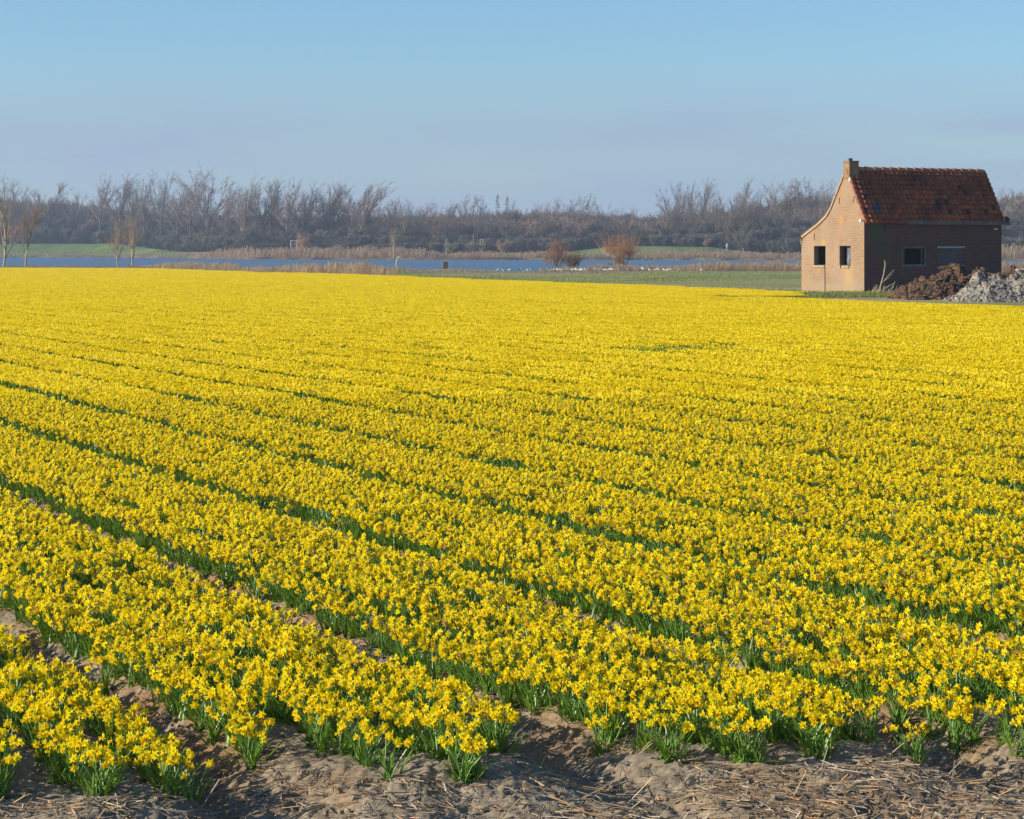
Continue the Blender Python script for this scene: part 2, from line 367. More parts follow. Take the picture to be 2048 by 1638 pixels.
plants = []                                    # every single plant of the near rows
beds = range(-3, 75)
tiles = []
OFF = (.08, .33, .60, .87)
NEAR_Y = 25.0
for kb in beds:
    for q in np.arange(-30, 330, 1.0):
        pc = F0+SPACING*kb+.5; x = CT*pc-ST*(q+.5); y = ST*pc+CT*(q+.5)
        if y < 5 or y > 225 or abs(x/y) > .285: continue
        if y < NEAR_Y:
            for j, of in enumerate(OFF):
                s_ = q
                while s_ < q+1:
                    s_ += rnd.uniform(.029, .054)
                    if rnd.random() < .03: s_ += rnd.uniform(.03, .12)
                    pj = F0+SPACING*kb+of*(1.12 if kb == -1 else 1)+rnd.gauss(0, .036); X = CT*pj-ST*s_; Y_ = ST*pj+CT*s_
                    en = np.interp(pj, END[0], END[1])+.10*math.sin(pj*31)
                    if Y_ < en or abs(X/Y_) > .28: continue
                    if Y_ < en+.45 and rnd.random() < .08: continue
                    plants.append((X, Y_))
        else:
            fy = float(far_y(x/y))
            if y > fy-.6: continue
            d0 = (x-7.2)*.714+(y-81.5)*.70
            if 6.6 < x < 20 and abs(d0) < .75+.10*max(0, x-8) and x > 7.0: continue
            tiles.append((x, y, kb, q))
plants.sort(key=lambda a: a[1]+ (0 if abs(a[0]/a[1]) < .232 else 5))
singles = plants[:300]; rest = plants[300:]
def gz(X, Y): return height(np.asarray(X, float), np.asarray(Y, float))

def gn_scatter(name, pts, rot, scl, idx, protos, mats=None):
    c = bpy.data.collections.new(name+'_kinds')
    for i, mb in enumerate(protos):
        me = mb if isinstance(mb, bpy.types.Mesh) else mb
        o = bpy.data.objects.new('%s_kind_%02d' % (name, i), me); c.objects.link(o)
    me = bpy.data.meshes.new(name); me.vertices.add(len(pts)); me.vertices.foreach_set('co', np.asarray(pts, np.float32).ravel())
    for nm, ty, arr in (('rot', 'FLOAT', np.asarray(rot, np.float32)), ('idx', 'INT', np.asarray(idx, np.int32))):
        a = me.attributes.new(nm, ty, 'POINT'); a.data.foreach_set('value', arr)
    a = me.attributes.new('scl', 'FLOAT_VECTOR', 'POINT'); a.data.foreach_set('vector', np.asarray(scl, np.float32).ravel())
    o = bpy.data.objects.new(name, me); COL.objects.link(o)
    ng = bpy.data.node_groups.new(name, 'GeometryNodeTree')
    ng.interface.new_socket('Geometry', in_out='INPUT', socket_type='NodeSocketGeometry'); ng.interface.new_socket('Geometry', in_out='OUTPUT', socket_type='NodeSocketGeometry')
    n = ng.nodes; l = ng.links; gi = n.new('NodeGroupInput'); go = n.new('NodeGroupOutput'); ins = n.new('GeometryNodeInstanceOnPoints')
    ci = n.new('GeometryNodeCollectionInfo'); ci.inputs['Collection'].default_value = c; ci.inputs['Separate Children'].default_value = True; ci.inputs['Reset Children'].default_value = True
    def na(nm, ty): q = n.new('GeometryNodeInputNamedAttribute'); q.data_type = ty; q.inputs['Name'].default_value = nm; return q.outputs['Attribute']
    cx = n.new('ShaderNodeCombineXYZ'); l.new(na('rot', 'FLOAT'), cx.inputs[2])
    l.new(gi.outputs[0], ins.inputs['Points']); l.new(ci.outputs[0], ins.inputs['Instance']); ins.inputs['Pick Instance'].default_value = True
    l.new(na('idx', 'INT'), ins.inputs['Instance Index']); l.new(cx.outputs[0], ins.inputs['Rotation']); l.new(na('scl', 'FLOAT_VECTOR'), ins.inputs['Scale'])
    l.new(ins.outputs[0], go.inputs[0])
    md = o.modifiers.new('scatter', 'NODES'); md.node_group = ng
    return o

FM = [M['leaf'], M['stem'], M['petal'], M['trumpet']]
kinds = [make_plant(100+i).mesh('daffodil_kind', FM, color=True) for i in range(14)]
pr = np.array(rest); zz = gz(pr[:, 0], pr[:, 1])-.0
nR = len(pr); sc_ = rng.uniform(.90, 1.10, nR)
o = gn_scatter('daffodils', np.stack([pr[:, 0], pr[:, 1], zz], 1), rng.uniform(-.5, .5, nR), np.stack([sc_]*3, 1), rng.integers(0, 14, nR), kinds)
tag(o, 'yellow daffodils filling the near beds behind the front plants', 'daffodils', kind='stuff')

# the nearest 300 plants, each a thing with its leaves, stems and flowers
protos = []
for i in range(12):
    lf, st, fl = make_plant(300+i, True)
    root = empty('daffodil_plant', (0, 0, 0))
    lf.build('leaves', M['leaf'], root, color=True)
    for SV, SQ, kk in st: MB().add(SV, SQ, 0, (kk,)*3).build('stem', M['stem'], root, color=True)
    for PV, PF, TV, TF, cc in fl:
        t3, t4 = fixf(PF); po = MB().add(PV, t3, 0, cc).build('flower', M['petal'], root, color=True)
        MB().add(TV, TF, 0, cc).build('trumpet', M['trumpet'], po, color=True)
    protos.append(root)
used = set()
BEDN = {-1: 'lower left bed', 0: 'second bed, left of centre', 1: 'third bed, right of centre', 2: 'rightmost bed'}
BG = {-1: 'front daffodils of the lower left bed', 0: 'front daffodils of the second bed', 1: 'front daffodils of the third bed', 2: 'front daffodils of the rightmost bed'}
ROWN = ('left edge row', 'second row', 'third row', 'right edge row')
for i, (x, y) in enumerate(singles):
    k_ = int(math.floor((p_of(x, y)-F0)/SPACING)); k_ = max(-1, min(2, k_)); v_ = i % 12 if i < 12 else rnd.randrange(12)
    s_ = rnd.uniform(.92, 1.1); loc = (x, y, float(gz(x, y))); rz = rnd.uniform(-.5, .5)
    if v_ not in used:
        r_ = protos[v_]; used.add(v_); r_.location = loc; r_.rotation_euler = (0, 0, rz); r_.scale = (s_,)*3
    else: r_ = copy_tree(protos[v_], loc, rz, (s_,)*3)
    fr_ = p_of(x, y)-F0-SPACING*math.floor((p_of(x, y)-F0)/SPACING); ro_ = int(np.argmin([abs(fr_-q_) for q_ in OFF])); dep_ = y-np.interp(p_of(x, y), END[0], END[1])
    tag(r_, 'yellow daffodil %s, %s, %s' % ('at the soil edge' if dep_ < .22 else 'just behind the front' if dep_ < .5 else 'set back from the front', ROWN[ro_], BEDN[k_]), 'daffodil', BG[k_])

# the far field: bed-wide metre tiles of simpler plants
def make_tile(seed, density=1.0):
    r = random.Random(seed); mb = MB(); LV = []; LF = []; PVs = []; PFs = []; TVs = []; TFs = []; pc = []; lc = []; tcc = []
    nb = 0; npv = 0; ntv = 0
    hole = [(r.uniform(0, 1), r.uniform(0, 1.1), r.uniform(.05, .12)) for _ in range(r.choice((0, 1, 1, 2)))]
    for of in OFF:
        s_ = 0
        while s_ < 1:
            s_ += r.uniform(.036, .061); px_ = of-.5+r.gauss(0, .045); py_ = s_-.5
            for i in range(5):
                az = r.uniform(0, 6.28); L_ = r.uniform(.11, .17); wd_ = r.uniform(.006, .009); ln = r.uniform(.03, .10)
                a = np.array([px_, py_, 0]); e = np.array([px_+math.cos(az)*ln, py_+math.sin(az)*ln, L_]); s2 = np.array([-math.sin(az), math.cos(az), 0])*wd_
                m_ = (a+e)/2+np.array([0, 0, .025])
                LV += [a-s2, a+s2, m_+s2, m_-s2, e]; LF += [(nb, nb+1, nb+2), (nb, nb+2, nb+3), (nb+3, nb+2, nb+4)]; nb += 5
                kk = r.uniform(.65, 1.3); lc += [(kk,)*3]*5
            if any((px_+.5-hb)**2+(s_-ha)**2 < hr*hr for ha, hb, hr in hole): continue
            for i in range(r.choice((7, 8, 9, 10))):
                if r.random() > density: continue
                az = r.uniform(0, 6.28); sp = .095*math.sqrt(r.random())
                c = np.array([px_+math.cos(az)*sp, py_+math.sin(az)*sp, r.uniform(.118, .160)])
                PV, PF, TV, TF = flower_geo(c, flower_dir(r), r.uniform(.0170, .0216), r, True)
                kk = r.uniform(.85, 1.06); cc = (kk, kk*r.uniform(.93, 1.03), kk)
                PVs.append(PV); PFs += [tuple(np.array(f_)+npv) for f_ in PF]; npv += len(PV); pc += [cc]*len(PV)
                TVs.append(TV); TFs += [tuple(np.array(f_)+ntv) for f_ in TF]; ntv += len(TV); tcc += [cc]*len(TV)
    mb.add(LV, LF, 0, np.array(lc))
    if PVs: mb.add(np.concatenate(PVs), PFs, 2, np.array(pc)); mb.add(np.concatenate(TVs), TFs, 3, np.array(tcc))
    return mb.mesh('tile', FM, color=True)
tk = [make_tile(500+i, 1.0 if i < 9 else (.75 if i < 11 else .12)) for i in range(12)]
ta = np.array([(t_[0], t_[1]) for t_ in tiles]); nT = len(ta)
ti = rng.integers(0, 10, nT); ti[rng.random(nT) < .02] = 10
bare = ((ta[:, 0]-2.7)**2/1.2+(ta[:, 1]-38.2)**2/1.0) < 1.0; ti[bare] = 11
flip = rng.random(nT) < .5
cxx = ta[:, 0]; cyy = ta[:, 1]
sz = 1+rng.uniform(-.04, .04, nT)+.12*fbm(cxx, cyy, .12, 3)
o = gn_scatter('daffodil_field', np.stack([cxx, cyy, gz(cxx, cyy)], 1), np.where(flip, TH+math.pi, TH), np.stack([np.ones(nT), np.ones(nT)*1.02, sz], 1), ti, tk)
tag(o, 'mass of yellow daffodils covering the far part of the field', 'daffodil field', kind='stuff')

# ------------------------------------------------------------------ straw and clods on the soil
def scatter_straw():
    n_ = 46000; Y_ = 6.5+(rng.random(n_)**1.2)*10.5; t_ = rng.uniform(-.25, .25, n_); X = t_*Y_
    p = p_of(X, Y_); e = np.interp(p, END[0], END[1]); q = ((p-(F0-.165))/SPACING); dq = np.abs(q-np.round(q))*SPACING
    head = Y_ < e; prob = np.where(head, .35+1.0*(X > .6)+.5*(X < -1.2)+.5*fbm(X, Y_, 1.2, 3), np.where(dq < .28, .75, 0))
    kp = rng.random(n_) < prob; X, Y_, head = X[kp], Y_[kp], head[kp]; n_ = len(X)
    L_ = np.where(head, rng.gamma(2.0, .021, n_)+.02, rng.uniform(.015, .07, n_)); L_ = np.clip(L_, 0, .19)
    az = rng.normal(0.15, .8, n_); dz = rng.normal(0, .12, n_); up = rng.random(n_) < .03; dz[up] = rng.uniform(.5, 1.2, up.sum())
    D = np.stack([np.cos(az)*np.cos(dz), np.sin(az)*np.cos(dz), np.sin(dz)], 1)*L_[:, None]
    Z = gz(X, Y_)+.006; A = np.stack([X, Y_, Z], 1)-D/2*(~up[:, None]); Bz = A+D
    g0 = gz(A[:, 0], A[:, 1])+.003; g1 = gz(Bz[:, 0], Bz[:, 1])+.003
    A[:, 2] = np.maximum(A[:, 2], g0); Bz[:, 2] = np.maximum(Bz[:, 2], g1)
    R = np.where(head, rng.uniform(.0010, .0034, n_), rng.uniform(.0007, .0018, n_)); V, Q_ = segs(A, Bz, R, R*.8, 3)
    base = np.array([[1, .98, .95], [.75, .72, .72], [1.1, .78, .5], [.5, .42, .38], [.9, .82, .7]])[rng.integers(0, 5, n_)]*rng.uniform(.5, 1.1, (n_, 1))
    mb = MB(); mb.add(V, Q_, 0, np.repeat(base, 6, 0)); return mb.build('straw', M['straw'], color=True)
tag(scatter_straw(), 'dry straw and broken stalks lying on the bare soil', 'straw', kind='stuff')
n_ = 4200; Y_ = rng.uniform(6.5, 12.5, n_); X = rng.uniform(-.25, .25, n_)*Y_
p = p_of(X, Y_); q = ((p-(F0-.165))/SPACING); dq = np.abs(q-np.round(q))*SPACING; kp = (Y_ < np.interp(p, END[0], END[1])) | (dq < .2); X, Y_ = X[kp], Y_[kp]
S = rng.gamma(1.5, .0030, len(X))+.003
V, Fc = lumps(np.stack([X, Y_, gz(X, Y_)+S*.2], 1), S, 3)
tag(MB().add(V, Fc, 0, np.repeat(rng.uniform(.75, 1.25, (len(X), 1)), 12, 0)*np.ones((1, 3))).build('soil_clods', M['clod'], color=True), 'small crumbs and clods of grey soil on the headland', 'soil', kind='stuff')

# ------------------------------------------------------------------ bare trees
def grow(seed, hgt, kind, mx=4, thin=0.0):
    r = random.Random(seed); T_ = []; W_ = []
    wind = {'lean': .24, 'wind': .10}.get(kind, .03)
    def br(p, d, L_, rad, lv, mx):
        ns = 4 if lv == 0 else (3 if lv < mx else 2); sl = L_/ns; out = T_ if lv <= 1 else W_
        for i in range(ns):
            jit = .10 if lv == 0 else .22
            up = {'slim': .22, 'willow': .30}.get(kind, .12 if lv < 2 else .30)
            d = Vector((d.x+r.gauss(0, jit)+wind*.16*(lv+.4), d.y+r.gauss(0, jit), d.z+r.gauss(0, jit*.5)+up*(.4 if lv == 0 else 1))).normalized()
            r1 = rad*(1-.62/ns) if lv < mx else rad*.6
            q = p+d*sl; out.append((p.copy(), q.copy(), rad, r1)); p = q; rad = r1
            if lv < mx:
                nc = {0: 3, 1: 3, 2: 3, 3: 3}.get(lv, 2) if not (lv == 0 and i < 1) else (1 if kind in ('round', 'bush') else 0)
                if kind == 'slim' and lv == 0 : nc = 4
                for _ in range(nc):
                    if r.random() < thin: continue
                    a = r.uniform(0, 6.28); sp = r.uniform(.3, .72) if kind not in ('slim', 'lean') else r.uniform(.22, .5)
                    u = d.orthogonal().normalized(); v = d.cross(u)
                    nd = (d*math.cos(sp)+(u*math.cos(a)+v*math.sin(a))*math.sin(sp)).normalized()
                    f = r.uniform(.45, .72)*(1.0 if lv else (.95 if kind != 'slim' else .45))
                    br(p, nd, L_*f*(1-.12*i if lv == 0 else 1), max(rad*.6, .012), lv+1, mx)
    if kind == 'bush':
        for _ in range(13):
            a = r.uniform(0, 6.28); sp_ = r.uniform(.1, .8); br(Vector((r.uniform(-.12, .12)*hgt, r.uniform(-.12, .12)*hgt, 0)), Vector((math.cos(a)*sp_, math.sin(a)*sp_, 1)).normalized(), hgt*r.uniform(.35, .55), hgt*.009, 1, mx)
    else:
        nst = {'twin': 2}.get(kind, 1)
        for s_ in range(nst):
            d0 = Vector((wind*.9+(.18 if s_ else -.12)*(nst > 1)+r.gauss(0, .05), r.gauss(0, .05), 1)).normalized()
            br(Vector((0, 0, -.3)), d0, hgt*.62, hgt*.017, 0, mx)
    return T_, W_
def crown_tree(seed, h, cr=.27, cz=.62, rz=.38, fork=(.2, .45), n1=9, n2=9, n3=8, lean=0.0, rs=1.0, trunk_top=.75, rt=1.0):
    """bare tree: trunk, ascending limbs reaching the crown's edge, side branches and fine twigs spread through the crown"""
    r = random.Random(seed); T_ = []; W_ = []; up = Vector((0, 0, 1))
    def bz(a, c, b, n): return [a*(1-t)**2+c*2*t*(1-t)+b*t*t for t in [i/n for i in range(n+1)]]
    def run(pts, r0, r1, out):
        n = len(pts)-1
        for i in range(n): out.append((pts[i], pts[i+1], r0+(r1-r0)*i/n, r0+(r1-r0)*(i+1)/n))
    def bend(p): return Vector((p.x+lean*h*(max(p.z, 0)/h)**1.6, p.y, p.z))
    tt = Vector((r.gauss(0, .03)*h, r.gauss(0, .03)*h, trunk_top*h)); tp = bz(Vector((0, 0, -.02*h)), Vector((r.gauss(0, .03)*h, r.gauss(0, .02)*h, .4*h)), tt, 9); run(tp, .014*h*rt, .004*h*rt, T_)
    limbs = [tp[4:]]
    for i in range(n1):
        f = fork[0]+(fork[1]-fork[0])*i/max(n1-1, 1); k = f/trunk_top*9; st = tp[int(k)].lerp(tp[min(int(k)+1, 9)], k % 1)
        a = i*2.4+r.uniform(-.4, .4); th = r.uniform(.15, 1.35); rr = math.sin(th); e = Vector((math.cos(a)*rr*cr*h, math.sin(a)*rr*cr*h, (cz+math.cos(th)*rz)*h))*r.uniform(.86, 1.0)
        c = st.lerp(e, .45)+Vector((e.x-st.x, e.y-st.y, 0))*.22-up*.02*h+Vector((r.gauss(0, .02), r.gauss(0, .02), 0))*h
        pts = bz(st, c, e, 7); run(pts, .0062*h*rt, .0016*h, T_); limbs.append(pts)
    for pts in limbs:
        for _ in range(n2):
            t = r.uniform(.18, 1.0)*(len(pts)-1); i = min(int(t), len(pts)-2); st = pts[i].lerp(pts[i+1], t-i); ax = (pts[i+1]-pts[i]).normalized()
            out = Vector((st.x, st.y, 0)); out = out.normalized() if out.length > .01 else Vector((1, 0, 0))
            d = (ax*.5+up*.35+out*.35+Vector((r.gauss(0, .55), r.gauss(0, .55), r.gauss(0, .3)))).normalized(); L2 = h*r.uniform(.08, .17)
            p2 = bz(st, st+d*L2*.5, st+d*L2+up*L2*.25, 3); run(p2, .0022*h*rs, .0011*h*rs, W_)
            for _ in range(n3):
                q = r.uniform(.1, 1.0)*3; j = min(int(q), 2); b0 = p2[j].lerp(p2[j+1], q-j); e = (d*.35+up*.5+out*.15+Vector((r.gauss(0, .5), r.gauss(0, .5), r.gauss(0, .25)))).normalized(); l3 = h*r.uniform(.035, .08); b1 = b0+e*l3*.6; b2 = b1+(e+up*.35).normalized()*l3*.5
                W_.append((b0, b1, .00085*h*rs, .0007*h*rs)); W_.append((b1, b2, .0007*h*rs, .0004*h*rs))
                for _ in range(2):
                    g_ = b0.lerp(b1, r.random()); e2 = (e+Vector((r.gauss(0, .55), r.gauss(0, .55), .25))).normalized(); W_.append((g_, g_+e2*l3*r.uniform(.35, .7), .0006*h*rs, .0004*h*rs))
    return [tuple([bend(a), bend(b), c, d]) for a, b, c, d in T_], [tuple([bend(a), bend(b), c, d]) for a, b, c, d in W_]
FORM = {'round': dict(cr=.30, fork=(.18, .45)), 'wind': dict(cr=.26, lean=.10, fork=(.25, .5)), 'lean': dict(cr=.24, lean=.28, fork=(.3, .55)), 'slim': dict(cr=.15, rz=.36, n1=7, n2=7, fork=(.2, .5))}
def norm_tree(T_, W_, hgt):
    top = max(s_[1].z for s_ in W_+T_); k_ = hgt/top; return [[(a*k_, b*k_, c*k_, d*k_) for a, b, c, d in S_] for S_ in (T_, W_)]
def seg_arr(S_, minr, k):
    return segs([tuple(s_[0]) for s_ in S_], [tuple(s_[1]) for s_ in S_], np.maximum([s_[2] for s_ in S_], minr), np.maximum([s_[3] for s_ in S_], minr*.6), k)
def tree_proto(seed, hgt, kind, name, tw=(1, 1, 1), bk=(.62, .6, .6), minr=.014, mx=4, thin=.12):
    minr = .0165 if kind != 'bush' else minr
    T_, W_ = grow(seed, hgt, kind, mx, thin) if kind == 'bush' else crown_tree(seed, hgt, **FORM[kind]); T_, W_ = norm_tree(T_, W_, hgt)
    root = empty(name, (0, 0, 0)); V, Q_ = seg_arr(T_, .03 if hgt > 15 else .015, 6); MB().add(V, Q_, 0, bk).build('trunk' if kind != 'bush' else 'stems', M['bark'], root, smooth=True, color=True)
    V, Q_ = seg_arr(W_, minr, 3); n2_ = len(V); c = np.array(tw)[None]*np.repeat(np.random.default_rng(seed).uniform(.75, 1.25, (n2_//6, 1)), 6, 0)
    MB().add(V, Q_, 0, c).build('crown', M['twig'], root, color=True)
    root['_h'] = hgt; return root
def ground_at(px, Y): x = (px-1024)/F*Y; return x, float(gz(x, Y))

TP = {}
for nm, kd, cnt, tw in (('round', 'round', 5, (1, 1, 1.05)), ('wind', 'wind', 4, (1.05, 1, 1)), ('lean', 'lean', 2, (1.05, .98, .95)), ('slim', 'slim', 3, (1.1, 1, .95))):
    TP[nm] = [tree_proto(40+7*i+len(nm), 20.0, kd, 'bare_tree', tw) for i in range(cnt)]
fresh = {id(r_): True for L_ in TP.values() for r_ in L_}
def place_tree(kind, i, px, top, Y, wpx, label, group, name=None, tintd=None):
    src = TP[kind][i % len(TP[kind])]; x, z = ground_at(px, Y); hh = (VH-top+7)/F*Y+H0-z; s_ = hh/src['_h']
    sx_ = s_*wpx*1.25; rz = rnd.uniform(-.5, .5) if kind in ('wind', 'lean') else rnd.uniform(0, 6.28)
    if fresh.get(id(src)): fresh[id(src)] = False; r_ = src; r_.location = (x, Y, z); r_.rotation_euler = (0, 0, rz); r_.scale = (sx_, sx_, s_)
    else: r_ = copy_tree(src, (x, Y, z), rz, (sx_, sx_, s_))
    if name: r_.name = name
    return tag(r_, label, 'tree', group)

GL, GM, GR = 'bare trees on the left of the far bank', 'bare trees in the middle of the far bank', 'bare trees on the right of the far bank'
TREES = [
 ('round', 22, 348, 735, .9, 'bare tree rising behind the leftmost slender tree, at the left photo edge', GL),
 ('wind', 92, 358, 735, 1.0, 'bare tree with a flat bent top, right of the two left edge saplings', GL),
 ('round', 148, 384, 740, .7, 'low bare tree in the dip left of the tall windswept group', GL),
 ('wind', 198, 352, 715, .8, 'bare tree at the left end of the tall windswept group', GL),
 ('wind', 236, 344, 700, .9, 'tall bare tree above the left forked sapling', GL),
 ('slim', 262, 366, 710, .9, 'thin bare tree above the right forked sapling', GL),
 ('round', 288, 360, 690, .6, 'narrow bare tree left of the upright oval crowned one', GL),
 ('round', 321, 340, 680, .6, 'upright bare tree with a narrow oval crown left of the tallest tree', GL),
 ('wind', 352, 368, 660, .8, 'short bare tree just left of the tallest tree', GL),
 ('round', 382, 346, 650, .8, 'bare tree touching the left side of the tallest tree', GL),
 ('round', 417, 330, 640, 1.15, 'tallest bare tree of the left group with a broad domed crown', GL),
 ('wind', 450, 372, 630, .8, 'short bare tree at the right foot of the tallest tree', GL),
 ('wind', 486, 352, 610, .8, 'bare tree, first of the even row right of the tallest tree', GL),
 ('wind', 520, 350, 610, .9, 'bare tree, second of the even row right of the tallest tree', GL),
 ('slim', 546, 366, 610, .8, 'thin bare tree in the middle of the even windswept row', GL),
 ('wind', 572, 360, 600, .9, 'bare windswept tree above the pale fence among the reeds', GL),
 ('wind', 606, 364, 600, .9, 'bare windswept tree right of the one above the pale fence', GL),
 ('lean', 636, 362, 600, .7, 'leaning bare tree left of the sky gap before the swept end trees', GL),
 ('wind', 664, 366, 600, .8, 'bare tree left of the two strongly slanting end trees', GL),
 ('lean', 690, 360, 595, .8, 'slanting bare tree, second from the right end of the tall left group', GL),
 ('lean', 716, 362, 590, .9, 'strongly slanting bare tree at the right end of the tall left group', GL),
 ('round', 782, 402, 620, .8, 'low bare tree at the foot of the slanting end trees', GM),
 ('slim', 800, 398, 640, .9, 'thin upright bare tree beside the lower wood', GM),
 ('round', 826, 402, 640, .8, 'bare tree with a spreading top at the left of the lower wood', GM),
 ('slim', 852, 404, 650, .9, 'thin bare tree above the leaning pale post', GM),
 ('round', 878, 402, 640, .7, 'bare tree just left of the dark sluice panel', GM),
 ('slim', 902, 406, 650, .9, 'thin bare tree above the dark sluice panel', GM),
 ('round', 936, 388, 640, .85, 'highest bare tree of the middle wood with pale upright limbs', GM),
 ('slim', 966, 400, 640, .9, 'thin bare tree right of the highest one of the middle wood', GM),
 ('round', 1036, 400, 650, .7, 'bare tree between the two spiky conifers and the reddish tree', GM),
 ('round', 1078, 402, 640, .7, 'dark reddish bare tree in the middle wood', GM),
 ('slim', 1104, 402, 650, .9, 'thin bare tree above the round bush by the near bank', GM),
 ('round', 1132, 398, 640, .8, 'bare tree left of the broad pale crown', GM),
 ('round', 1166, 392, 630, 1.1, 'bare tree with a broad pale crown in the middle wood', GM),
 ('round', 1204, 404, 640, .8, 'bare tree sloping down right of the broad pale crown', GM),
 ('round', 1238, 414, 650, .7, 'low bare tree above the orange pollard willow', GM),
 ('slim', 1268, 416, 650, .9, 'thin low bare tree right above the orange pollard willow', GM),
 ('round', 1300, 424, 650, .7, 'lowest bare tree at the notch of the wood', GM),
 ('round', 1352, 368, 610, .9, 'tall bare tree at the left end of the right wood', GR),
 ('round', 1378, 364, 605, .6, 'dense bare tree right of the left end one of the right wood', GR),
 ('wind', 1400, 354, 600, .7, 'bare tree standing clear above the right wood with open forked limbs', GR),
 ('round', 1432, 392, 590, .7, 'low bare tree right of the open forked one', GR),
 ('round', 1458, 384, 590, .6, 'bare tree above the pale standing figure', GR),
 ('wind', 1482, 358, 600, .7, 'high bare tree with a thin top halfway along the right wood', GR),
 ('round', 1512, 372, 590, .8, 'bare tree above the dark shrubs of the right wood', GR),
 ('round', 1546, 362, 590, 1.0, 'bare tree with wide forked trunk in the right wood', GR),
 ('round', 1580, 360, 590, .9, 'bare tree, second left of the brick house', GR),
 ('round', 1612, 356, 590, .8, 'bare tree just left of the chimney', GR),
 ('round', 1646, 362, 590, .8, 'bare tree cut by the slope of the brick gable', GR),
 ('round', 1988, 372, 590, .8, 'bare tree emerging right of the tiled roof', GR),
 ('wind', 2014, 380, 590, .8, 'bare tree above the right end of the gutter', GR),
 ('round', 2044, 384, 590, .8, 'bare tree at the right photo edge', GR),
]
for i, (kd, px, top, Y_, wf, lb, gp) in enumerate(TREES): place_tree(kd, i, px, top, Y_, wf, lb, gp)

# conifers: two spiky tops in the middle wood
def conifer(px, top, Y, label):
    x, z = ground_at(px, Y); hh = (VH-top)/F*Y+H0-z; root = empty('conifer_tree', (x, Y, z)); r = random.Random(px)
    V, Q_ = segs([(0, 0, 0)], [(0, 0, hh)], [.2], [.03], 6); MB().add(V, Q_).build('trunk', M['bark'], root, color=True)
    A = []; B_ = []
    for i in range(130):
        zz_ = hh*(.25+.73*r.random()); L_ = (1-zz_/hh)*hh*.15*r.uniform(.5, 1.1)+.25; a = r.uniform(0, 6.28)
        e = (math.cos(a)*L_, math.sin(a)*L_, zz_-L_*.15); A.append((0, 0, zz_)); B_.append(e)
        for f in (.5, .8):
            q = (e[0]*f, e[1]*f, zz_-L_*.15*f); A.append(q); B_.append((q[0]+r.gauss(0, .25), q[1]+r.gauss(0, .25), q[2]-.25))
    V, Q_ = segs(A, B_, [.04]*len(A), [.03]*len(A), 3); MB().add(V, Q_, 0, (.55, .75, .5)).build('crown', M['twig'], root, color=True)
    tag(root, label, 'tree', 'conifers in the middle wood')
conifer(995, 387, 655, 'spiky conifer, left one of two above the middle wood')
conifer(1014, 390, 660, 'spiky conifer, right one of two above the middle wood')

# undergrowth and far wood
def brush(seed, tw, kind='bush', hgt=6.0, minr=.035):
    T_, W_ = grow(seed, hgt, kind) if kind == 'bush' else crown_tree(seed, hgt, **FORM[kind]); T_, W_ = norm_tree(T_, W_, hgt); S_ = T_+W_; V, Q_ = seg_arr(S_, minr, 3)
    c = np.array(tw)[None]*np.repeat(np.random.default_rng(seed).uniform(.6, 1.4, (len(V)//6, 1)), 6, 0)
    mb = MB(); mb.add(V, Q_, 0, c); return mb.mesh('brush', [M['brush']], color=True)
bk = [brush(900+i, t_) for i, t_ in enumerate(((1, 1, 1), (1.4, 1.2, 1.1), (.7, .75, .6), (1.7, 1.35, 1.15), (.7, .7, .7), (.95, 1.0, .7)))]
bk += [brush(950+i, t_, 'wind' if i % 3 == 1 else 'round', 6.0, .0062) for i, t_ in enumerate(((1.5, 1.25, 1.05), (1.3, 1.15, 1.0), (1.2, 1.05, .95), (1.6, 1.3, 1.1), (1.35, 1.2, 1.05), (1.2, 1.1, 1.0)))]
TREETOP = tab((-700, 366), (0, 368), (150, 388), (200, 366), (420, 364), (560, 372), (760, 380), (790, 408), (930, 402), (1150, 404), (1300, 420), (1335, 384), (1500, 380), (1620, 368), (1700, 366), (2050, 388), (2800, 388))
WOODTOP = tab((-700, 392), (0, 392), (90, 398), (200, 404), (300, 420), (440, 428), (560, 430), (700, 428), (800, 428), (900, 430), (1000, 422), (1100, 420), (1200, 424), (1290, 430), (1400, 424), (1500, 406), (1600, 392), (1700, 390), (2100, 392), (2800, 392))
pts = []; sclv = []; ii = []
for lay, (dY, frac, step) in enumerate(((60, .30, 12), (72, .50, 11), (88, .68, 10), (108, .84, 9), (130, .95, 8), (170, 1.0, 7), (230, 1.0, 6))):
    px = -420.0
    while px < 2480:
        px += step*rnd.uniform(.6, 1.4); t_ = (px-1024)/F; Y_ = float(ip(t_, SHORE))+dY+rnd.uniform(-6, 6)
        if lay == 0 and (1150 < px < 1440 or px < 285): Y_ += 14
        x, z = ground_at(px, Y_); top = ip(t_, WOODTOP); base = 505
        tz = (VH-(base+(top-base)*frac*rnd.uniform(.82, 1.07)))/F*Y_+H0-z
        if 830 < px < 1165 and 1 <= lay <= 2: tz *= .8
        if tz < 1: continue
        sc1 = tz/6.0; pts.append((x, Y_, z-.1)); sclv.append((min(sc1, 1.3)*rnd.uniform(.9, 1.4), min(sc1, 1.3)*1.1, sc1)); ii.append(rnd.choice((0, 2, 4, 5, 4)) if lay < 3 else rnd.choice((0, 1, 3, 0, 2, 5)))
